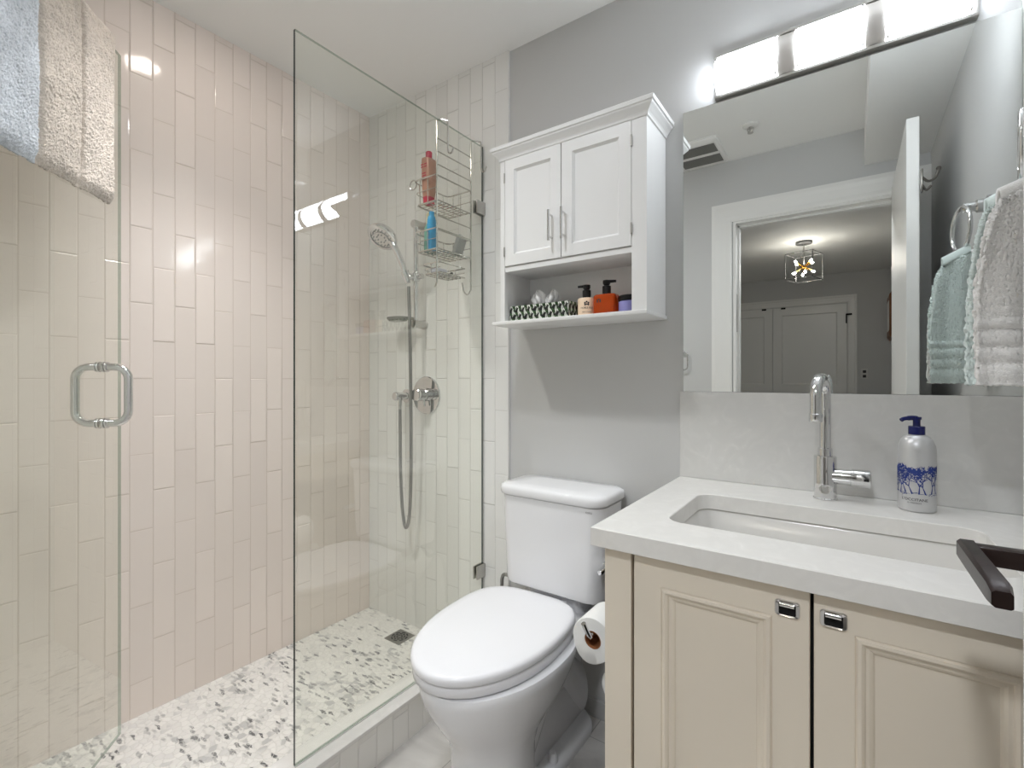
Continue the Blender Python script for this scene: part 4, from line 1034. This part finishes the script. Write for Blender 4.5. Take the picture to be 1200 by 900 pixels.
for txt, size, z in (('NOBLE ISLE', .0078, .026), ('BODY LOTION', .0042, .014)):
    t_ = text_mesh(txt, size); q_ = MB(); q_.bm.free(); q_.bm = t_
    for v in t_.verts: v.co = onl(v.co.x, z+v.co.y)
    lab(build('lettering', q_, M['inkdark'], b1, smooth=False), 'dark printed lettering')
em = MB()
for k in range(5):
    a = PI/2+(k-2)*1.1
    em.poly([onl(.0062*math.cos(a)+.003*math.cos(2*PI*t/10), .042+.0055*math.sin(a)+.003*math.sin(2*PI*t/10)) for t in range(10)])
em.poly([onl(.0025*math.cos(2*PI*t/10), .040+.0025*math.sin(2*PI*t/10)) for t in range(10)])
lab(build('emblem', em, M['inkdark'], b1, smooth=False), 'small dark flower emblem')
t2, b2_ = pump_bottle('gel_bottle', 'orange amber pump bottle with black pump on the cabinet shelf', -.636, -.105, .037, .068, True, M['amber'], (1, .15), .046)
em = MB()
def ona(u_, z): return (-.650+u_, -.105-.0284, ZS+z)
for k in range(5):
    a = PI/2+(k-2)*1.1
    em.poly([ona(.0058*math.cos(a)+.0028*math.cos(2*PI*t/10), .046+.005*math.sin(a)+.0028*math.sin(2*PI*t/10)) for t in range(10)])
lab(build('emblem', em, M['inkdark'], b2_, smooth=False), 'small dark flower emblem')
jr = thing('cream_jar', 'lavender jar with a black lid at the right end of the cabinet shelf', 'jar', (-.563, -.10, ZS))
build('body', MB().lathe([(.003, ZS), (.030, ZS), (.0325, ZS+.003), (.0325, ZS+.038), (.028, ZS+.042), (.003, ZS+.042)], (-.563, -.10, 0), 'Z', 32), M['purple'], jr)
lab(build('lid', MB().lathe([(.003, ZS+.0415), (.033, ZS+.0415), (.0335, ZS+.043), (.0335, ZS+.056), (.031, ZS+.058), (.003, ZS+.058)], (-.563, -.10, 0), 'Z', 32), M['black'], jr), 'black lid')

# ------------------------------------------------------------------ towels on the right wall (seen in the mirror)
rgt = thing('towel_ring', 'chrome towel ring on the right wall beside the vanity', 'towel ring', (XR, -.305, 1.63))
pb = MB().lathe([(.003, 0), (.026, 0), (.026, .008), (.018, .011), (.018, .028), (.013, .032), (.013, .055), (.003, .056)], (0, 0, 0), 'X', 28)
for v in pb.bm.verts: v.co = Vector((XR-v.co.x, -.305+v.co.y, 1.638+v.co.z))
build('post', pb, M['chrome'], rgt)
build('ring_arm', MB().tube([(XR-.05, -.305, 1.638), (XR-.064, -.303, 1.636)], .008, 12), M['chrome'], rgt)
RCX, RCY, RCZ, RR = .247, -.300, 1.578, .060
build('ring', MB().tube([(RCX+.18*RR*math.sin(a), RCY+RR*math.sin(a), RCZ+RR*math.cos(a)) for a in [2*PI*k/40 for k in range(40)]], .005, 12, closed=True), M['chrome'], rgt)
import mathutils.noise as mn
HEM = [(.008, .036), (.042, .064), (.070, .094), (.100, .116)]
def flap(mb, yf, z_top, z_bot, xa0, xb0, xa1, xb1, seed, bow=.008):
    """one hanging end of a towel: runs across x, faces y; gathered at the top, wider at the hem"""
    rnd = random.Random(seed)
    def f(u, v_):
        t = min(1, v_/.55)**.7
        x = (xa0+(xa1-xa0)*t)+((xb0+(xb1-xb0)*t)-(xa0+(xa1-xa0)*t))*u
        z = z_top-(z_top-z_bot)*v_-.030*(1-u)*max(0, 1-v_/.3)
        y = yf+bow*math.sin(u*PI*2.4+seed)*(.4+.6*t)+mn.noise((x*22, z*7, seed))*.004-.010*(u-.5)**2*4
        d = (1-v_)*(z_top-z_bot)
        for b0, b1 in HEM:
            if b0 < d < b1:
                k = math.sin(PI*(d-b0)/(b1-b0)); x += .0016*k*(2*u-1); y += math.copysign(.004*k, yf+.30)
        y += rnd.uniform(-.0012, .0012)
        return (x, y, z)
    return mb.grid(f, 70, 150)
def roll_over(mb, ya, yb, xa, xb, zt):
    def f(u, v_):
        a = PI*v_; c_ = (ya+yb)/2; h_ = (yb-ya)/2
        return (xa+(xb-xa)*u, c_-h_*math.cos(a), zt+.022*math.sin(a)-.030*(1-u))
    return mb.grid(f, 30, 14)
def ring_towel(name, m, label, ya, yb, xs, zb, seed):
    front = flap(MB(), yb, 1.505, zb[1], *xs, seed)
    t = tag(build(name, front, m, ang=180, origin=(RCX, RCY, min(zb))), label, 'towel')
    build('back_flap', flap(MB(), ya, 1.505, zb[0], *xs, seed+3), m, t, ang=180)
    build('fold', roll_over(MB(), ya, yb, xs[0], xs[1], 1.505), m, t, ang=180)
    for o in (t, *t.children):
        s_ = o.modifiers.new('thick', 'SOLIDIFY'); s_.thickness = .009; s_.offset = 0
    return t
ring_towel('hand_towel', M['aqua'], 'pale aqua hand towel hanging through the towel ring, mirror side', -.287, -.262, (.205, .262, .180, .268), (1.24, 1.152), 2)
ring_towel('hand_towel', M['greyt'], 'light grey hand towel hanging through the towel ring in front of the aqua one', -.345, -.312, (.212, .290, .182, .292), (1.152, 1.20), 5)

wr = thing('wall_ring', 'small chrome ring on the wall by the doorway, at the left edge of the mirror', 'towel ring', (-.862, FY, 1.30))
build('mount', MB().box(-.877, -.847, FY, FY+.012, 1.318, 1.342, .003), M['chrome'], wr)
build('ring', MB().tube([(p[0], FY+.016, 1.275+(p[1])) for p in rrect(-.862, 0, .042, .055, .022, 0, 5)], .0045, 10, closed=True), M['chrome'], wr)
